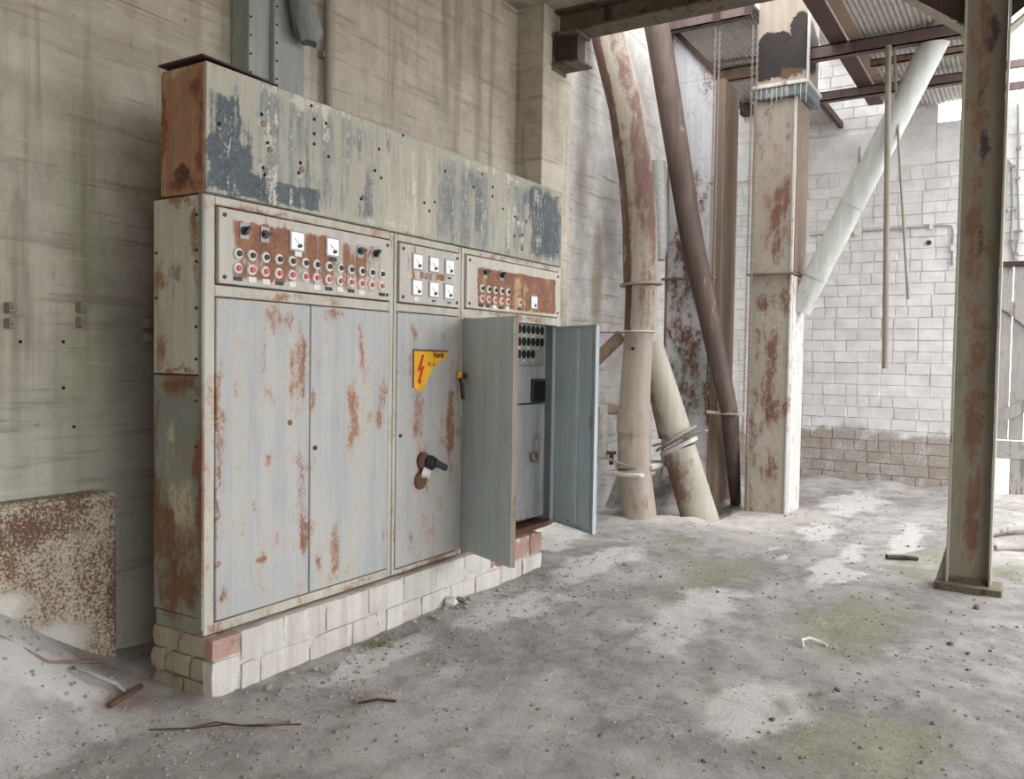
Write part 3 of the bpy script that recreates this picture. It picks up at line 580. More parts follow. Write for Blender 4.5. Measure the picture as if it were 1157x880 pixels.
for k in range(13):
    x = 2.544+k*.0811+random.uniform(-.004, .004)
    inst('push_button', BTN['black'], (x, PY, 1.951), cp); o = inst('push_button', BTN['red'], (x-.002, PY, 1.886), cp); o['label'] = 'red push button'
for x, k in ((2.582, 'a'), (2.701, 'b'), (3.346, 'b'), (3.465, 'a')): inst('rotary_switch', SW[k], (x, PY, 2.056), cp)
for x in (2.898, 3.137): inst('meter', MT, (x, PY, 2.05), cp)
for k, c in enumerate('bwwbw-wbwbw-b'):
    if c != '-': inst('name_plate', PLT['black' if c == 'b' else 'white'], (2.548+k*.0811, PY, 1.842+random.uniform(-.004, .002)), cp)
for x in (2.898, 3.137): inst('name_plate', PLT['black' if x > 3 else 'white'], (x+.01, PY, 1.99), cp)
for x0, x1 in ((2.441, 3.0), (3.006, 3.596)):
    d = put('door', MB().box(x0, x1, YC-.004, 3.05, .324, 1.75), M['door'], c1, bevel=.005)
    if x0 > 3: put('key_lock', MB().tube([(x0+.03, 3.04, 1.045), (x0+.03, 3.024, 1.045)], .012, 12), M['dark_rust'], d)
    else: put('lock_plug', MB().tube([(2.87, 3.04, 1.18), (2.87, 3.027, 1.18)], .014, 12), M['rust'], d)
# middle cabinet
c2 = thing('switch_cabinet', (3.96, 3.2, .27), 'narrow middle switch cabinet with yellow torn warning sign and six white meters', 'cabinet')
put('cabinet_body', MB().box(3.642, 4.278, 3.055, 3.37, .272, 2.19), M['rust'], c2)
frame(3.64, 4.28, c2, [(3.64, 3.664, .272, 2.19), (4.256, 4.279, .272, 2.19), (3.664, 4.256, 2.150, 2.19), (3.664, 4.256, 1.76, 1.805), (3.664, 4.256, .272, .30)])
cp = panel(3.672, 4.248, 1.812, 2.142, c2, 'panel')
for x, z in ((3.826, 2.05), (3.981, 2.05), (4.136, 2.05), (3.824, 1.903), (3.981, 1.903), (4.131, 1.903)):
    inst('meter', MT, (x, PY, z), cp)
inst('name_plate', PLT['white'], (3.82, PY, 1.838), cp)
for x, z in ((3.985, 1.837), (4.14, 1.837), (4.14, 1.985)): inst('name_plate', PLT['black'], (x, PY, z), cp).scale = (.7, 1, .5)
d = put('door', MB().box(3.668, 4.252, YC-.004, 3.05, .306, 1.755), M['door'], c2, bevel=.005)
sg = put('warning_sign', MB().prism([(3.807, 3.026, 1.545), (4.142, 3.026, 1.542), (4.125, 3.026, 1.50), (4.05, 3.026, 1.475), (3.985, 3.026, 1.43), (3.935, 3.026, 1.355), (3.905, 3.026, 1.315), (3.85, 3.026, 1.305), (3.822, 3.026, 1.325), (3.807, 3.026, 1.36)], (0, .008, 0)), M['sign'], d)
sg['label'] = 'torn yellow high voltage warning sign'
put('sign_edge', MB().bar((3.805, 3.0245, 1.545), (4.142, 3.0245, 1.542), .008, .004, (0, 1, 0)).bar((3.807, 3.0245, 1.55), (3.807, 3.0245, 1.33), .007, .004, (0, 1, 0)), M['rust'], sg)
put('lightning_bolt', MB().prism([(3.885, 3.0235, 1.52), (3.845, 3.0235, 1.42), (3.875, 3.0235, 1.43), (3.852, 3.0235, 1.37), (3.84, 3.0235, 1.375), (3.866, 3.0235, 1.345), (3.885, 3.0235, 1.375), (3.872, 3.0235, 1.372), (3.908, 3.0235, 1.455), (3.878, 3.0235, 1.443), (3.905, 3.0235, 1.52)], (0, .002, 0)), M['sign_red'], sg)
def letters(txt, x, z, size, par, mat, y=3.0235):
    cu = bpy.data.curves.new('lettering', 'FONT'); cu.body = txt; cu.size = size; cu.extrude = .0008; cu.offset = .001
    o = bpy.data.objects.new('lettering', cu); me = bpy.data.meshes.new_from_object(o); bpy.data.objects.remove(o); me.materials.append(mat)
    me.transform(Matrix.Rotation(math.pi/2, 4, 'X')); return inst('lettering', me, (x, y, z), par)
letters('Vorsi', 3.99, 1.505, .048, sg, M['sign_ink'])
letters('H', 3.945, 1.455, .03, sg, M['sign_red']); letters('p', 3.99, 1.458, .026, sg, M['sign_red'])
put('plate_above_sign', MB().box(3.815, 4.12, 3.027, 3.034, 1.55, 1.67), M['door'], d, bevel=.002)  # thin plate above the sign, in the door paint
h = put('switch_handle', MB().tube([(3.945, 3.03, .885), (3.945, 2.985, .885)], .045, 16).tube([(3.945, 2.985, .885), (3.945, 2.965, .885)], [.038, .03], 16).obox((3.93, 2.955, .915), (.03, 0, 0), (0, .03, 0), (.0, 0, -.05)).bar((3.935, 2.965, .895), (4.015, 2.935, .85), .034, .034, (0, 1, 0)), M['black'], d, bevel=.004)
h['label'] = 'dark turn handle on rusty boss'
put('handle_boss', MB().tube([(3.90, 3.03, .90), (3.90, 3.01, .90)], .05, 16).tube([(3.885, 3.03, .785), (3.885, 3.015, .785)], [.055, .05], 16), M['rust'], d)
put('handle_hub', MB().tube([(3.905, 3.02, .83), (3.92, 2.985, .82)], [.035, .025], 12), M['white'], d)
put('key_lock', MB().tube([(3.70, 3.04, 1.06), (3.70, 3.024, 1.06)], .011, 12), M['dark_rust'], d)
# right cabinet, open
c3 = thing('switch_cabinet', (4.9, 3.2, .27), 'right switch cabinet with both blue-grey doors standing open under a rusty panel', 'cabinet')
b = MB(); b.box(4.286, 5.565, 3.34, 3.37, .272, 2.19); b.box(4.286, 4.315, 3.055, 3.34, .272, 2.19); b.box(5.535, 5.565, 3.055, 3.34, .272, 2.19); b.box(4.315, 5.535, 3.055, 3.34, 1.765, 2.19)
put('cabinet_body', b, M['interior'], c3)
frame(4.284, 5.57, c3, [(4.284, 4.315, .272, 2.19), (5.525, 5.57, .272, 2.19), (4.315, 5.525, 2.155, 2.19), (4.315, 5.525, 1.755, 1.812)])
put('sill', MB().box(4.315, 5.525, 3.05, 3.34, .262, .30), M['rust'], c3)
cp = panel(4.325, 5.532, 1.818, 2.148, c3, 'panel_rusty')
for x, k in ((4.525, 'b'), (4.721, 'a')): inst('rotary_switch', SW[k], (x, PY, 2.058), cp)
for k in range(5):
    x = 4.488+k*.0785
    inst('push_button', BTN['black'], (x, PY, 1.951), cp); inst('push_button', BTN['red'], (x, PY, 1.886), cp)['label'] = 'red push button'
    inst('name_plate', PLT['black' if k in (0, 1, 3) else 'white'], (x, PY, 1.842), cp)
inst('push_button', BTN['red'], (4.957, PY, 1.892), cp); inst('name_plate', PLT['black'], (4.957, PY, 1.848), cp)
inst('meter', MT, (5.151, PY, 1.905), cp)
put('mounting_plate', MB().box(4.36, 5.50, 3.115, 3.13, 1.185, 1.76), M['interior'], c3, bevel=.003)
put('mounting_plate', MB().box(4.36, 5.50, 3.112, 3.13, .335, 1.175), M['interior'], c3, bevel=.003)
fp = put('fuse_panel', MB().box(4.62, 5.42, 3.085, 3.115, 1.46, 1.775), M['steel_dull'], c3, bevel=.003)
FH = MB(); FH.tube([(0, .005, 0), (0, -.006, 0)], .0235, 14); FH = shared('fuse_socket', FH, M['void'])
for r_, (z, nn) in enumerate(((1.715, 12), (1.628, 12), (1.54, 10))):
    for k in range(nn): o = inst('fuse_socket', FH, (4.685+k*.0635, 3.083, z), fp); o.scale = (1, 1, 1.25)
    for k in range(nn):
        if (k+r_) % 2: inst('name_plate', PLT['white'], (4.685+k*.0635, 3.083, z-.045), fp).scale = (.5, 1, .5)
rl_ = put('relay', MB().box(5.285, 5.475, 3.092, 3.114, 1.19, 1.36), M['black'], c3, bevel=.006)
put('relay_face', MB().box(5.30, 5.37, 3.086, 3.093, 1.21, 1.34).box(5.385, 5.46, 3.086, 3.093, 1.21, 1.34), M['void'], rl_, bevel=.003)
put('cable_hook', MB().tube([(5.36, 3.09, .94), (5.36, 3.08, .80), (5.33, 3.07, .76), (5.28, 3.075, .77), (5.265, 3.08, .82)], .014, 8), M['tan_angle'], c3)
put('cable_bracket', MB().box(5.33, 5.39, 3.08, 3.112, .82, .93), M['steel_dull'], c3, bevel=.003)
for z in (1.68, 1.20, .50): put('hinge', MB().tube([(5.50, 3.05, z-.035), (5.50, 3.05, z+.035)], .014, 10), M['steel_dull'], c3)
def open_door(h, f, z0, z1, inner, mat):
    """h hinge, f free edge (plan); inner = +1/-1 side on which the rim returns"""
    h, f = Vector((*h, 0)), Vector((*f, 0)); u = (f-h).normalized(); n = Vector((-u.y, u.x, 0))*inner; L = (f-h).length
    Z = Vector((0, 0, 1)); o = h+Z*z0; H = z1-z0
    d = put('door', MB().obox(o, u*L, n*.006, Z*H), M[mat], c3, bevel=.002)
    r = MB(); t = .024
    r.obox(o+n*.006, u*.008, n*t, Z*H); r.obox(o+n*.006+u*(L-.008), u*.008, n*t, Z*H); r.obox(o+n*.006, u*L, n*t, Z*.008); r.obox(o+n*.006+Z*(H-.008), u*L, n*t, Z*.008)
    put('door_rim', r, M['tan_angle' if mat == 'open_door' else 'inner_door'], d)
    return d, o, u, n, Z, H, L
dl, o, u, n, Z, H, L = open_door((4.302, 3.03), (4.066, 2.509), .305, 1.748, 1, 'open_door')
lv = put('lever_handle', MB().tube([o+u*.045-n*.0+Z*1.095, o+u*.045-n*.05+Z*1.095], .022, 12).bar(o+u*.04-n*.045+Z*1.10, o+u*.085-n*.05+Z*1.03, .03, .016, n).bar(o+u*.08-n*.05+Z*1.04, o+u*.10-n*.05+Z*.95, .03, .016, n), M['dark_rust'], dl, bevel=.003)
put('handle_cap', MB().tube([o+u*.045-n*.045+Z*1.095, o+u*.045-n*.068+Z*1.095], [.03, .022], 12), M['yellow'], lv)['label'] = 'yellow cap'
dr, o, u, n, Z, H, L = open_door((5.502, 3.03), (5.216, 2.53), .30, 1.748, -1, 'inner_door')
put('stiffener', MB().obox(o+u*(L*.50)+n*.006+Z*.03, u*.05, n*.014, Z*(H-.06)), M['inner_door'], dr, bevel=.004)
put('lock_rod', MB().tube([o+u*(L*.88)+n*.02+Z*.03, o+u*(L*.88)+n*.02+Z*(H-.03)], .006, 8), M['inner_door'], dr)
put('lock_box', MB().obox(o+u*(L*.9)+n*.006+Z*.72, u*.05, n*.03, Z*.1), M['steel_dull'], dr, bevel=.003)
# header box
hb = thing('header_box', (3.98, 3.2, 2.19), 'long patchy cream and slate sheet metal box on top of the switch cabinets', 'box')
put('front_sheet', MB().box(2.387, 5.57, YC, 3.05, 2.198, 2.752), M['header'], hb, bevel=.004)
put('box_body', MB().box(2.40, 5.565, 3.05, 3.318, 2.196, 2.745), M['header'], hb)
put('end_sheet', MB().box(2.382, 2.40, 3.045, 3.325, 2.196, 2.748), M['header_side'], hb, bevel=.003)
put('end_lip', MB().box(2.378, 2.388, 3.30, 3.328, 2.2, 2.735), M['header_side'], hb, bevel=.002)
tc = MB(); tc.obox((2.37, 3.035, 2.768), (0, .30, 0), (.42, -.0, -.012), (0, 0, .008)); put('top_cover', tc, M['dark_rust'], hb)
put('top_cover', MB().box(2.5, 5.56, 3.05, 3.32, 2.748, 2.754), M['dark_rust'], hb)
HB = MB(); HB.tube([(0, .004, 0), (0, -.003, 0)], .0085, 8); HB = shared('bolt_hole', HB, M['void'])
RB = MB(); RB.ring((0, -.001, 0), (0, 1, 0), .013, .003, 10, 4); RB.tube([(0, .004, 0), (0, -.002, 0)], .009, 8); RB = shared('grommet', RB, M['tan_angle'])
for x, z in ((2.455, 2.50), (2.69, 2.60), (2.725, 2.48), (2.70, 2.36), (2.71, 2.33), (3.02, 2.66), (3.02, 2.59), (3.02, 2.54), (3.10, 2.66), (3.12, 2.5), (2.93, 2.43), (2.92, 2.38), (3.36, 2.33), (3.47, 2.5), (3.5, 2.62), (3.52, 2.47), (3.9, 2.4), (3.95, 2.36), (4.0, 2.42), (4.1, 2.62), (4.5, 2.68), (4.62, 2.62), (4.62, 2.56), (4.4, 2.58), (4.9, 2.47), (4.9, 2.34), (5.0, 2.36), (5.0, 2.26), (4.75, 2.5), (3.0, 2.72), (3.7, 2.74), (5.5, 2.3), (5.5, 2.7)):
    inst('bolt_hole', HB, (x, YC, z), hb)
for x, z in ((2.46, 2.45), (2.70, 2.56), (2.74, 2.45), (2.715, 2.35), (2.94, 2.4), (3.38, 2.34), (4.93, 2.46), (5.05, 2.46), (4.97, 2.35), (5.0, 2.28), (5.1, 2.5), (5.16, 2.49)):
    inst('grommet', RB, (x, YC-.001, z), hb)

# ------------------------------------------------------------ things on the left wall
t = thing('steel_channel', (3.4, 3.76, 2.6), 'blue-grey vertical steel channel on wall above the left switch cabinet', 'channel')
b = MB(); b.box(3.19, 3.44, 3.775, 3.80, 2.3, 4.49); b.box(3.19, 3.205, 3.70, 3.80, 2.3, 4.49); b.box(3.425, 3.44, 3.70, 3.80, 2.3, 4.49)
b = MB(); b.box(3.19, 3.36, 3.70, 3.715, 2.3, 4.49); b.box(3.19, 3.205, 3.715, 3.85, 2.3, 4.49); put('channel_web', b, M['channel'], t, bevel=.003)
put('channel_plate', MB().box(3.335, 3.56, 3.66, 3.70, 2.3, 4.49), M['channel'], t, bevel=.004)
for k in range(14): put('rivet', MB().tube([(3.20, 3.70, 2.75+k*.1), (3.20, 3.69, 2.75+k*.1)], .006, 6), M['dark_rust'], t)
for k in range(14): put('rivet', MB().tube([(3.35, 3.66, 2.75+k*.1), (3.35, 3.652, 2.75+k*.1)], .006, 6), M['dark_rust'], t)
b = MB(); rr = random.Random(3); n_ = 14; pr_ = [((3.40, 3.60, 3.62), .045), ((3.43, 3.58, 3.52), .055), ((3.47, 3.57, 3.42), .075), ((3.50, 3.56, 3.34), .085), ((3.50, 3.56, 3.28), .05)]
b.tube([p for p, r in pr_], [r for p, r in pr_], n_); b.v = [(x+rr.uniform(-.014, .014), y, z+rr.uniform(-.012, .012)) for x, y, z in b.v]
b.box(3.38, 3.46, 3.57, 3.66, 3.53, 3.60)
tag(put('crushed_lamp', b, M['lamp'], loc=(3.45, 3.58, 3.4)), 'crushed grey tin lamp hanging on the blue-grey steel channel', 'lamp')
tag(put('conduit_pipe', MB().tube([(3.90, 3.80, 2.3), (3.90, 3.80, 4.49)], .028, 12).box(3.86, 3.94, 3.80, 3.85, 3.36, 3.39), M['conduit'], loc=(3.90, 3.80, 2.3)), 'thin brown vertical pipe on concrete wall right of the blue-grey channel', 'pipe')
for k, (x, z, lab) in enumerate(((1.985, 1.66, 'small pale cable anchor on left wall, nearest the left edge'), (2.31, 1.68, 'small pale cable anchor, middle one on the stained wall'), (2.66, 1.62, 'small pale cable anchor beside the rusty cabinet side'))):
    t = thing('cable_anchor', (x, 3.84, z), lab, 'anchor', 'cable anchors on the left wall')
    for dz in (.035, -.035): put('anchor_clip', MB().box(x-.016, x+.016, 3.80, 3.85, z+dz-.022, z+dz+.022).tube([(x, 3.80, z+dz), (x, 3.79, z+dz)], .010, 8), M['conduit'], t, bevel=.003)
t = thing('steel_plate', (1.7, 3.72, 0), 'rust speckled steel plate against the lower left concrete wall', 'plate')
b = MB(); tp = [(.5+i*.1, .826+.006*random.uniform(-1, 1)) for i in range(20)]
b.prism([(.5, 3.73, -.2)]+[(2.415, 3.73, -.2)]+[(x, 3.73, z) for x, z in tp[::-1]], (0, .02, 0)); put('plate_sheet', b, M['tank'], t)
put('plate_edge', MB().box(2.392, 2.418, 3.716, 3.84, -.2, .836), M['tank'], t, bevel=.008)
put('plate_rim', MB().box(.5, 2.39, 3.75, 3.85, .805, .84), M['tank'], t, bevel=.01)

# ------------------------------------------------------------ elevator trunks
def trunk(name, x0, x1, y0, y1, zb, zt, seam, lab, m, ml, topm=None, zc=None):
    t = thing(name, ((x0+x1)/2, (y0+y1)/2, zb), lab, 'trunk')
    put('casing', MB().box(x0, x1, y0, y1, zb, seam), m, t, bevel=.006)
    put('casing', MB().box(x0, x1, y0, y1, seam+.012, zc or zt), m, t, bevel=.006)
    put('joint_flange', MB().box(x0-.045, x1+.02, y0-.03, y1+.045, seam-.004, seam+.016), M['tan_angle'], t, bevel=.003)
    for yy in (y0-.012, y1-.012):
        rr = random.Random(int(yy*100)); b = MB()
        for s0, s1 in ((zb, seam-.006), (seam+.018, zc or zt)): b.box(x0-.018, x0+.03, yy, yy+.024, s0, s1)
        put('corner_angle', b, ml if yy < y0 else M['tan_angle'], t, bevel=.004)
    if topm:
        put('head_casing', MB().box(x0-.02, x1+.02, y0-.09, y1-.01, zc+.13, zt), topm, t, bevel=.006)
        put('collar', MB().box(x0-.075, x1+.04, y0-.13, y1+.035, zc+.10, zc+.135), M['flange_white'], t, bevel=.004)
        put('collar_box', MB().box(x0-.055, x1+.03, y0-.11, y1-.01, zc, zc+.10), M['collar'], t, bevel=.004)
        rr = random.Random(8)
        for k in range(9):
            y = y0-.1+k*.055+rr.uniform(-.015, .015); L = rr.uniform(.03, .13)
            put('lime_drip', MB().tube([(x0-.058, y, zc+.1), (x0-.058, y, zc+.04-L)], [.008, .003], 6), M['lump'], t)
        put('side_angle', MB().box(x0, x0+.03, y0-.115, y0-.085, zc+.14, zt), M['flange_white'], t, bevel=.004)
    return t
t1 = trunk('elevator_trunk', 8.5, 9.0, 2.055, 2.445, -.05, 6.0, 2.385, 'tall peeling square elevator trunk with blackened top and icicle collar', M['leg1'], M['flange_white'], M['leg1_top'], 4.11)
put('peeling_side', MB().box(8.53, 9.0, 2.035, 2.056, -.05, 2.37), M['flange_white'], t1, bevel=.004)
put('peeling_side', MB().box(8.53, 9.0, 2.035, 2.056, 2.41, 4.1), M['tan_angle'], t1, bevel=.004)
t2 = trunk('elevator_trunk', 8.5, 9.0, 2.84, 3.352, -.6, 4.42, 2.37, 'pitted white and rust square elevator trunk behind the dark brown pipe', M['leg2'], M['tan_angle'])
put('sloped_head', MB().prism([(8.5, 2.84, 4.42), (8.5, 3.352, 4.42), (8.5, 3.352, 4.985), (8.5, 2.86, 4.44)], (.5, 0, 0)), M['leg2'], t2)
put('head_edge', MB().bar((8.47, 3.40, 5.06), (8.47, 2.83, 4.43), .055, .06, (1, 0, 0)), M['dark_rust'], t2)
put('corner_angle', MB().box(8.482, 8.53, 3.34, 3.364, 4.42, 4.98), M['tan_angle'], t2, bevel=.004)
put('side_channel', MB().box(8.505, 8.99, 2.765, 2.83, -.6, 4.4), M['tan_angle'], t2, bevel=.004)

# ------------------------------------------------------------ chute pipes
p1 = thing('chute_pipe', (7.5, 3.2, 0), 'thick bent chute pipe, rust-striped above and tan below, rising left of the trunks', 'pipe')
f75 = 7.5/7.7
def P(y, z): return (7.5, y*f75, 1.5+(z-1.5)*f75)
path = [P(3.80, 5.3), P(3.694, 4.69), P(3.50, 4.01), P(3.374, 3.30), P(3.325, 2.85), P(3.31, 2.45), P(3.30, 2.25)]
put('upper_pipe', MB().tube(path, .165, 28), M['pipe1'], p1)
put('joint_collar', MB().tube([P(3.296, 2.262), P(3.295, 2.242)], .205, 28), M['conduit'], p1)
put('middle_pipe', MB().tube([P(3.295, 2.24), P(3.30, 1.80)], .15, 28), M['pipe1'], p1)
put('joint_collar', MB().tube([P(3.30, 1.80), P(3.30, 1.788)], .17, 28), M['flange_white'], p1)
put('lower_pipe', MB().tube([P(3.31, 1.79), P(3.335, 1.25), P(3.345, .86), P(3.33, .45)], [.135, .145, .155, .16], 28), M['pipe_lower'], p1)
put('repair_band', MB().tube([P(3.34, 1.02), P(3.345, .80)], .165, 28), M['pipe_lower'], p1)
put('clamp_plate', MB().obox(P(3.545, .425), (0, -.40, .012), (-.0, .0, .055), (.4, 0, 0)).box(7.32, 7.7, 3.1, 3.47, .40, .44), M['lump'], p1, bevel=.012)
put('foot_pipe', MB().tube([P(3.335, .44), P(3.25, -.12)], .162, 28), M['pipe_lower'], p1)
put('bolt_hole', MB().tube([(7.34, 3.22, 1.62), (7.37, 3.22, 1.62)], .014, 8), M['void'], p1)
put('valve_box', MB().box(7.42, 7.56, 3.36, 3.52, .98, 1.10), M['pipe_lower'], p1, bevel=.02)
p2 = thing('chute_pipe', (7.85, 2.75, 0), 'slanting pale branch pipe with flanged joint, leaning into the pit', 'pipe')
put('upper_pipe', MB().tube([(7.72, 3.20, 1.68), (7.85, 2.97, .79)], [.12, .165], 28), M['pipe2'], p2)
d_ = (Vector((7.95, 2.68, -.12))-Vector((7.85, 2.95, .74))).normalized()
def tilted_ring(name, c, R, th, m, skew=(0, 0, 0)):
    a = (d_+Vector(skew)).normalized(); c = Vector(c); return put(name, MB().tube([c-a*th/2, c+a*th/2], R, 28), m, p2)
tilted_ring('joint_flange', (7.845, 2.955, .75), .235, .022, M['conduit'], (0, -.35, 0))
put('flange_ear', MB().bar((7.70, 3.13, .68), (7.70, 2.60, .86), .08, .02, (0, .3, 1)), M['conduit'], p2, bevel=.004)
tilted_ring('joint_flange', (7.85, 2.93, .675), .20, .04, M['lump'], (0, -.2, 0))
put('lower_pipe', MB().tube([(7.85, 2.93, .66), (7.93, 2.68, -.16)], [.165, .18], 28), M['pipe2'], p2)
p3 = thing('long_pipe', (8.8, 2.65, 0), 'long dark brown pipe slanting down in front of the pitted trunk', 'pipe')
put('upper_pipe', MB().tube([(8.06, 3.50, 5.6), (8.08, 3.32, 4.75), (8.2, 2.965, 2.70), (8.3, 2.575, 1.01)], [.13, .125, .115, .085], 24), M['pipe3'], p3)
put('lower_pipe', MB().tube([(8.34, 2.585, .99), (8.8, 2.64, .02)], [.088, .055], 20), M['pipe3'], p3)
put('tie_strap', MB().bar((8.28, 2.80, 1.0), (8.35, 2.44, .985), .035, .03, (0, 0, 1)), M['lump'], p3, bevel=.003)
p4 = thing('diagonal_pipe', (8.75, 2.0, 2.2), 'pale grey pipe running diagonally up from the peeling trunk to the roof', 'pipe')
put('pipe', MB().tube([(8.75, 2.02, 2.02), (8.75, 1.95, 2.22), (8.75, .874, 4.495), (8.75, .80, 4.66)], [.10, .115, .12, .12], 28), M['pipe4'], p4)
for k in (.06, .36): put('seam_band', MB().tube([(8.75, 1.95-1.076*k, 2.22+2.275*k), (8.75, 1.95-1.076*(k+.012), 2.22+2.275*(k+.012))], .123, 28), M['pipe4'], p4)
p5 = tag(put('stub_pipe', MB().tube([(8.0, 3.30, 3.50), (8.0, 3.275, 3.07), (8.0, 3.255, 2.66), (8.0, 3.25, 2.52)], [.105, .11, .105, .07], 20), M['steel_dull'], loc=(8, 3.4, 2.5)), 'short grey pipe stub behind the bent chute pipe', 'pipe')
# valve gear left of the chute pipe
t = thing('pipe_bracket', (7.5, 3.6, 1.79), 'thin steel bracket holding the bent chute pipe to the wall', 'bracket')
put('bracket_arm', MB().box(7.46, 7.50, 3.1, WY, 1.77, 1.785), M['conduit'], t); put('bracket_brace', MB().bar((7.49, 3.40, 1.75), (7.49, 3.84, 1.35), .12, .03, (1, 0, 0)), M['tan_angle'], t)
t = thing('valve_gear', (7.45, 3.6, .7), 'dusty valve fittings and rods beside the foot of the chute pipe', 'valve')
put('guard_plate', MB().box(7.42, 7.45, 3.50, 3.56, .55, 1.06), M['lump'], t, bevel=.008)
put('guard_rod', MB().tube([(7.43, 3.60, 1.05), (7.43, 3.61, .5)], .012, 8), M['conduit'], t)
put('valve_stem', MB().tube([(7.40, 3.44, .50), (7.40, 3.44, .62)], .022, 10).tube([(7.40, 3.44, .60), (7.40, 3.44, .63)], .045, 12), M['dark_rust'], t)
put('tie_rod', MB().bar((7.36, 3.75, .56), (7.36, 3.42, .56), .05, .012).bar((7.30, 3.42, .56), (7.30, 3.12, .49), .03, .012), M['conduit'], t)

# ------------------------------------------------------------ post, beam, bracket
t = thing('steel_post', (6.43, .33, 0), 'rusty mossy I-section steel post standing at the right of the hall', 'post')
put('post_web', MB().box(6.425, 6.437, .214, .449, .02, 4.28), M['post'], t)
put('post_flange', MB().box(6.355, 6.505, .449, .464, .02, 4.28), M['post_edge'], t, bevel=.003)
put('post_flange', MB().box(6.355, 6.505, .196, .211, .02, 4.28), M['post_edge'], t, bevel=.003)
put('base_plate', MB().box(6.30, 6.56, .13, .53, -.02, .045), M['beam'], t, bevel=.008)
put('base_stop', MB().box(6.39, 6.425, .21, .45, .045, .075), M['beam'], t)
put('gusset', MB().prism([(6.40, .464, .045), (6.40, .525, .045), (6.40, .466, .28)], (.012, 0, 0)), M['post_edge'], t)
put('haunch_web', MB().prism([(6.425, .464, 3.78), (6.425, 1.12, 4.28), (6.425, .464, 4.28)], (.01, 0, 0)), M['dark_rust'], t)
put('haunch_flange', MB().bar((6.43, .46, 3.73), (6.43, 1.12, 4.27), .14, .014, (0, .6, -.8)), M['post_edge'], t)
put('haunch_web', MB().prism([(6.425, .196, 3.78), (6.425, -.46, 4.28), (6.425, .196, 4.28)], (.01, 0, 0)), M['dark_rust'], t)
put('haunch_flange', MB().bar((6.43, .20, 3.70), (6.43, -.46, 4.25), .14, .014, (0, .6, .8)), M['post_edge'], t)
t = thing('steel_beam', (6.5, 1.0, 4.28), 'grimy green I-beam spanning from concrete pilaster to the post top', 'beam')
put('bottom_flange', MB().box(6.38, 6.62, -4.4, 3.60, 4.285, 4.305), M['beam'], t, bevel=.004)
put('beam_web', MB().box(6.49, 6.51, -4.4, 3.60, 4.305, 4.47), M['beam'], t)
put('top_flange', MB().box(6.38, 6.62, -4.4, 3.60, 4.47, 4.492), M['beam'], t, bevel=.004)
t = thing('bearing_stub', (6.46, 3.45, 4.01), 'short I-section stub under the green beam end on the pilaster', 'bracket')
put('stub_flange', MB().box(6.34, 6.60, 3.32, 3.60, 4.015, 4.035), M['beam'], t, bevel=.004)
put('stub_web', MB().box(6.41, 6.55, 3.37, 3.57, 4.035, 4.255), M['dark_rust'], t)
put('stub_flange', MB().box(6.34, 6.60, 3.34, 3.60, 4.255, 4.283), M['beam'], t, bevel=.004)
put('anchor_plate', MB().box(6.36, 6.6, 3.573, 3.588, 3.98, 4.30), M['beam'], t)

# ------------------------------------------------------------ canopy roof
def purlin(x, y0, y1, z0, z1, lab, m='purlin', w=.09):
    t = thing('roof_purlin', (x, (y0+y1)/2, z0), lab, 'purlin', None)
    put('purlin_web', MB().box(x-.006, x+.006, y0, y1, z0, z1), M[m], t)
    put('purlin_flange', MB().box(x-.006, x+w, y0, y1, z0, z0+.012), M[m], t); put('purlin_flange', MB().box(x-.006, x+w, y0, y1, z1-.012, z1), M[m], t)
    return t
pa = purlin(8.30, 2.46, 3.40, 4.90, 5.03, 'purple-brown roof purlin between leaning dark pipe and the peeling trunk, over the chain')
for y in (2.80, 2.48, 3.36): put('cleat', MB().box(8.28, 8.296, y-.035, y+.035, 4.90, 5.03), M['dark_rust'], pa)
purlin(8.63, .45, 2.0, 4.475, 4.60, 'rusty purlin that carries the hanging rods, right of the trunk')
t = purlin(9.9, 2.3, 3.45, 4.83, 4.98, 'tan purlin between the two elevator trunks', 'tan_angle')
purlin(10.0, .45, 2.32, 4.465, 4.57, 'dark purlin nearest the far block wall')
purlin(9.2, .45, 1.50, 4.505, 4.58, 'slim pale purlin crossing behind the diagonal pipe', 'tan_angle', .06)
def rafter(x0, x1, y, z0, z1, w, lab, m='dark_rust'):
    return tag(put('roof_rafter', MB().box(x0, x1, y-w/2, y+w/2, z0, z1), M[m], loc=(x0, y, z0), bevel=.004), lab, 'rafter')
rafter(9.75, 11.3, 3.32, 4.78, 4.85, .05, 'dark thin rafter high between the elevator trunks, running to the far wall')
tag(put('rafter_shoe', MB().box(11.15, 11.29, 3.28, 3.42, 4.79, 4.94), M['dark_rust'], loc=(11.2, 3.35, 4.79)), 'small dark square shoe carrying the high rafter on the far wall', 'bracket')
rafter(10.02, 11.31, 2.17, 4.48, 4.56, .05, 'brown rafter ending on the far block wall')
t = thing('roof_girder', (9, 1.69, 4.57), 'thick red-brown girder under the roof opening', 'girder')
put('girder_web', MB().box(6.62, 10.9, 1.62, 1.78, 4.60, 4.80), M['rafter'], t, bevel=.004)
put('girder_flange', MB().box(6.62, 10.9, 1.50, 1.60, 4.60, 4.63), M['tan_angle'], t)
def sheet(x0, x1, y0, y1, z, tz=0):
    n_ = int((y1-y0)/.046*6); b = MB()
    for i in range(n_+1):
        y = y0+(y1-y0)*i/n_; h = z+.009*math.sin(2*math.pi*y/.046)
        b.v += [(x0, y, h), (x1, y, h+tz)]
    b.f = [(2*i, 2*i+1, 2*i+3, 2*i+2) for i in range(n_)]; b.mi = [0]*n_
    return b
rf = thing('corrugated_roof', (9, 1.2, 4.66), 'flat corrugated tin roof over the far end with open gaps, highest sheets added', 'roof')
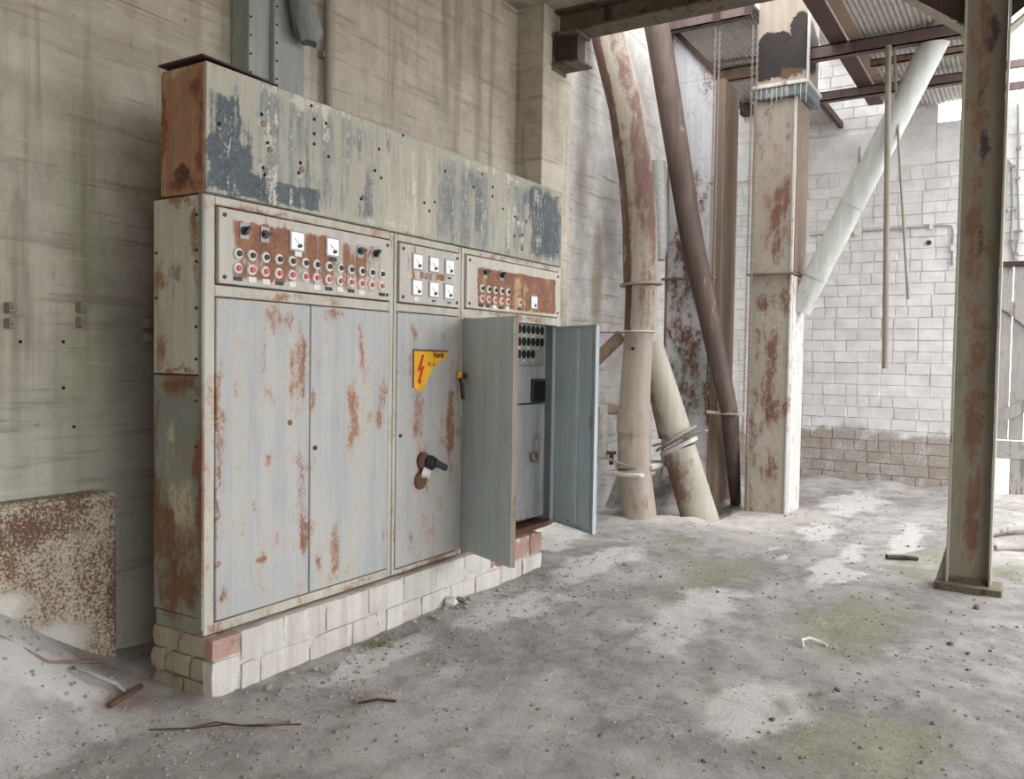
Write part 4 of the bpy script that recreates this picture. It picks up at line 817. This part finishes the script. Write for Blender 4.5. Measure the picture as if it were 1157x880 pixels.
for x0, x1, z in ((6.62, 7.75, 4.66), (7.72, 8.72, 4.652), (8.69, 9.75, 4.66), (9.72, 10.65, 4.652), (10.62, 11.31, 4.645)):
    for y0, y1 in ((.42, 1.02), (1.0, 1.56)):
        o = put('corrugated_sheet', sheet(x0, x1, y0, y1, z-(.014 if y0 > .9 else 0)), M['tin'], rf); o.modifiers.new('thickness', 'SOLIDIFY').thickness = .002
for x0, x1, y0, y1, z in ((8.29, 9.97, 2.46, 2.96, 5.045), (8.29, 9.97, 2.94, 3.45, 5.05), (9.78, 11.31, 2.46, 2.96, 5.0), (9.78, 11.31, 2.94, 3.45, 5.005), (10.0, 11.31, 2.2, 2.62, 4.57), (8.6, 10.0, 1.45, 2.45, 5.56), (9.95, 11.31, 1.45, 2.45, 5.55)):  # highest sheets are added to block sky light from the upper far wall
    o = put('corrugated_sheet', sheet(x0, x1, y0, y1, z), M['tin'], rf); o.modifiers.new('thickness', 'SOLIDIFY').thickness = .002  # added sheet, blocks sky light
# stub purlins seen past the post, cables there
t = tag(put('side_purlin', MB().box(11.0, 11.06, -.8, .42, 4.60, 4.68).box(10.6, 10.66, -.8, .42, 4.72, 4.80), M['purlin'], loc=(11, 0, 4.6)), 'dark purlin ends against the sky right of the post', 'purlin')
tag(put('corner_stanchion', MB().box(8.0, 8.08, .27, .33, 3.3, 4.6), M['purlin'], loc=(8.04, .3, 3.3)), 'short rusty hanger seen just right of the post top', 'hanger')

# ------------------------------------------------------------ hanging things
def chain(x, y0, y1, z0, z1, lab):
    t = thing('hoist_chain', (x, (y0+y1)/2, z0), lab, 'chain')
    for y in (y0, y1):
        b = MB(); zz = z1; k = 0
        while zz > z0: b.ring((x, y, zz), (1, 0, 0) if k % 2 else (0, 1, 0), .0095, .0038, 8, 4, (0, 0, 1), 1.9); zz -= .030; k += 1
        o = put('chain_links', b, M['chain'], t); o['kind'] = 'stuff'
    return t
chain(8.365, 2.790, 2.834, .96, 4.90, 'long hoist chain loop hanging in front of the pitted trunk')
chain(8.36, 2.405, 2.452, .58, 4.80, 'second hoist chain loop hanging just left of the peeling trunk')
tag(put('hanging_rod', MB().tube([(8.58, 1.245, 4.475), (8.58, 1.19, 1.47)], .027, 12), M['conduit'], loc=(8.58, 1.2, 1.47)), 'thick straight brown rod hanging from the roof before the white wall', 'rod')
tag(put('hanging_rod', MB().tube([(8.66, 1.215, 4.60), (8.66, 1.17, 3.9), (8.66, 1.02, 2.12)], .012, 8), M['conduit'], loc=(8.66, 1.02, 2.12)), 'thin slanting brown rod hanging beside the thick one', 'rod')
t = thing('wall_conduit', (11.27, 1.9, 3.1), 'thin conduit with round junction box on the white block wall', 'conduit')
put('conduit_tube', MB().tube([(11.275, 2.5, 3.153), (11.275, 1.93, 3.165), (11.275, .95, 3.175), (11.275, .88, 3.16), (11.275, .865, 3.10), (11.275, .86, 2.70)], .011, 8), M['cable'], t)
put('conduit_tube', MB().tube([(11.275, 1.93, 4.22), (11.275, 1.925, 3.84)], .009, 8), M['cable'], t)
put('junction_box', MB().tube([(11.29, 1.93, 3.165), (11.24, 1.93, 3.165)], .05, 16), M['white'], t)
for y, z in ((1.40, 3.17), (1.1, 3.175), (.862, 2.9)): put('clip', MB().box(11.255, 11.29, y-.02, y+.02, z-.035, z+.035), M['white'], t)
put('wall_plug', MB().tube([(11.29, 1.12, 2.98), (11.27, 1.12, 2.98)], .03, 10), M['dark_rust'], t)
for pts, lab in (([(.36, 2.75), (.335, 3.3), (.33, 3.87)], 'straight grey cable on white wall right of the post'), ([(.34, 3.89), (.28, 3.80), (.262, 3.3), (.27, 2.95), (.22, 2.72), (.1, 2.66)], 'looping grey cable on white wall over the plank door'), ([(.25, 4.5), (.225, 4.0), (.225, 3.66), (.19, 3.06), (.215, 2.8), (.245, 2.62)], 'long grey cable on white wall nearest the right edge')):
    t = thing('wall_cable', (11.27, pts[0][0], pts[0][1]), lab, 'cable', 'cables above the plank door')
    put('cable', MB().tube([(11.265, y, z) for y, z in pts], .013, 8), M['cable'], t)
    for y, z in pts[1:-1]: put('clip', MB().box(11.245, 11.29, y-.025, y+.025, z-.012, z+.012), M['conduit'], t)

# ------------------------------------------------------------ debris
rg = random.Random(21)
def free(x, y): return not (2.28 < x < 5.4 and 2.93 < y) and not (8.4 < x < 9.05 and 2.0 < y < 3.4) and not (6.28 < x < 6.6 and .1 < y < .55) and y < 3.78
for cnt_, mk_, lab_ in ((6500, 'stone', 'fine pale gravel strewn over the dusty floor'), (3200, 'grit', 'fine dark grit strewn over the dusty floor')):
    b = MB(); k = 0
    while k < cnt_:
        near = rg.random() < .3
        if near: x, y = rg.uniform(1.4, 5.2), rg.gauss(2.80, .35)
        else: x = 1.3+9.5*rg.random()**1.5; y = rg.uniform(-.9, 3.75)
        if not free(x, y): continue
        r = min(.012, .0024*math.exp(rg.expovariate(1.7))); b.rock((x, y, gz(x, y)+r*.15), r, .7, rg); k += 1
    o = put('gravel', b, M[mk_], smooth=False); o['kind'] = 'stuff'; tag(o, lab_, 'gravel')
k = 0; G = 'small dark stones on the floor'
while k < 34:
    x, y = rg.uniform(2.6, 8.5), rg.uniform(-.2, 2.85)
    if not free(x, y): continue
    r = rg.uniform(.007, .016); m = MB().rock((x, y, gz(x, y)+r*.35), r, .75, rg)
    tag(put('stone', m, M['stone_dark'], loc=(x, y, gz(x, y)), smooth=False), 'small dark stone lying loose on the dusty floor', 'stone', G); k += 1
for k in range(22):
    x = rg.uniform(2.5, 5.1); y = 2.93-abs(rg.gauss(0, .07)); r = rg.uniform(.010, .024)
    m = MB().rock((x, y, gz(x, y)+r*.4), r, .8, rg)
    tag(put('mortar_crumb', m, M['stone'], loc=(x, y, gz(x, y)), smooth=False), 'pale crumb of mortar fallen at the foot of the brick plinth', 'rubble', 'mortar crumbs along the plinth')
for k, (x, y, r, lab) in enumerate(((4.09, 2.95, .06, 'pale rounded lump of rubble at the plinth foot below the narrow cabinet'), (4.18, 2.94, .035, 'small grey rubble piece beside the pale lump at the plinth'), (5.9, .25, .032, 'grey stone on the floor right of the post base'), (5.02, .33, .022, 'dark stone on floor in front of the post'), (4.05, .72, .018, 'dark stone beside the pale floor patch'))):
    m = MB().rock((x, y, gz(x, y)+r*.35), r, .7, rg); tag(put('rubble', m, M['lump'] if k == 0 else M['stone_dark'], loc=(x, y, gz(x, y)), smooth=False), lab, 'rubble')
def twig(pts, r, lab, m='dark_rust', cat='stick', name='stick'):
    q = [(x, y, gz(x, y)+r*.8+dz) for x, y, dz in pts]; tag(put(name, MB().tube(q, r, 8), M[m], loc=q[0]), lab, cat)
twig([(7.02, .92, 0), (7.10, .81, .005), (7.16, .72, 0)], .022, 'short dark piece of wood left of the post on the floor', 'dark_rust', 'wood', 'wood_piece')
twig([(4.57, .99, 0), (4.62, 1.01, .02), (4.67, .98, .025), (4.69, .93, .01), (4.67, .89, 0)], .008, 'white curved scrap of hose on the mossy floor', 'white', 'scrap', 'hose_scrap')
twig([(2.02, 3.16, 0), (2.12, 3.21, .004), (2.26, 3.30, 0)], .012, 'rust-red iron bar lying left of the brick plinth', 'rust', 'bar', 'iron_bar')
twig([(2.05, 3.46, 0), (2.03, 3.40, .03), (2.06, 3.33, .045), (2.13, 3.28, .03), (2.17, 3.27, 0)], .009, 'bent grey cable end sticking from the dirt by the rusty plate', 'cable', 'cable', 'cable_end')
twig([(2.05, 2.94, 0), (2.16, 2.82, .004), (2.24, 2.72, .012), (2.30, 2.63, .004), (2.42, 2.48, 0)], .0045, 'thin dark wire lying on the floor before the plinth corner', 'dark_rust', 'wire', 'wire')
twig([(2.14, 2.85, 0), (2.22, 2.75, .02), (2.27, 2.66, .012), (2.40, 2.52, 0)], .0035, 'second thin wire crossing the first before the plinth corner', 'dark_rust', 'wire', 'wire')
twig([(2.70, 2.43, 0), (2.76, 2.37, .006), (2.80, 2.30, 0)], .008, 'small dark twig on floor in front of the left cabinet', 'dark_rust')
twig([(8.45, .30, .005), (8.66, .12, .02), (8.9, -.1, .01)], .035, 'grey broken board on the floor right of the post', 'wood', 'wood', 'broken_board')
twig([(7.9, .22, .005), (8.05, .02, .012), (8.2, -.2, .005)], .025, 'thin grey stick on the floor right of the post', 'wood')
twig([(1.75, 3.55, 0), (1.92, 3.42, .01), (2.1, 3.50, .02), (2.3, 3.62, 0)], .006, 'dry bent twig on the dirt heap under the rusty plate', 'tan_angle')
b = MB()
for k in range(160):
    x, y = rg.gauss(3.34, .06), rg.gauss(2.87, .03); z = gz(x, y); a = rg.uniform(0, 6.3); h = rg.uniform(.01, .03)
    b.add([(x-.003, y, z), (x+.003, y, z), (x+.02*math.cos(a), y+.02*math.sin(a), z+h)], [(0, 1, 2)])
o = put('moss_tuft', b, M['grass'], smooth=False); o['kind'] = 'stuff'; tag(o, 'small green moss tuft at the foot of the plinth', 'moss')
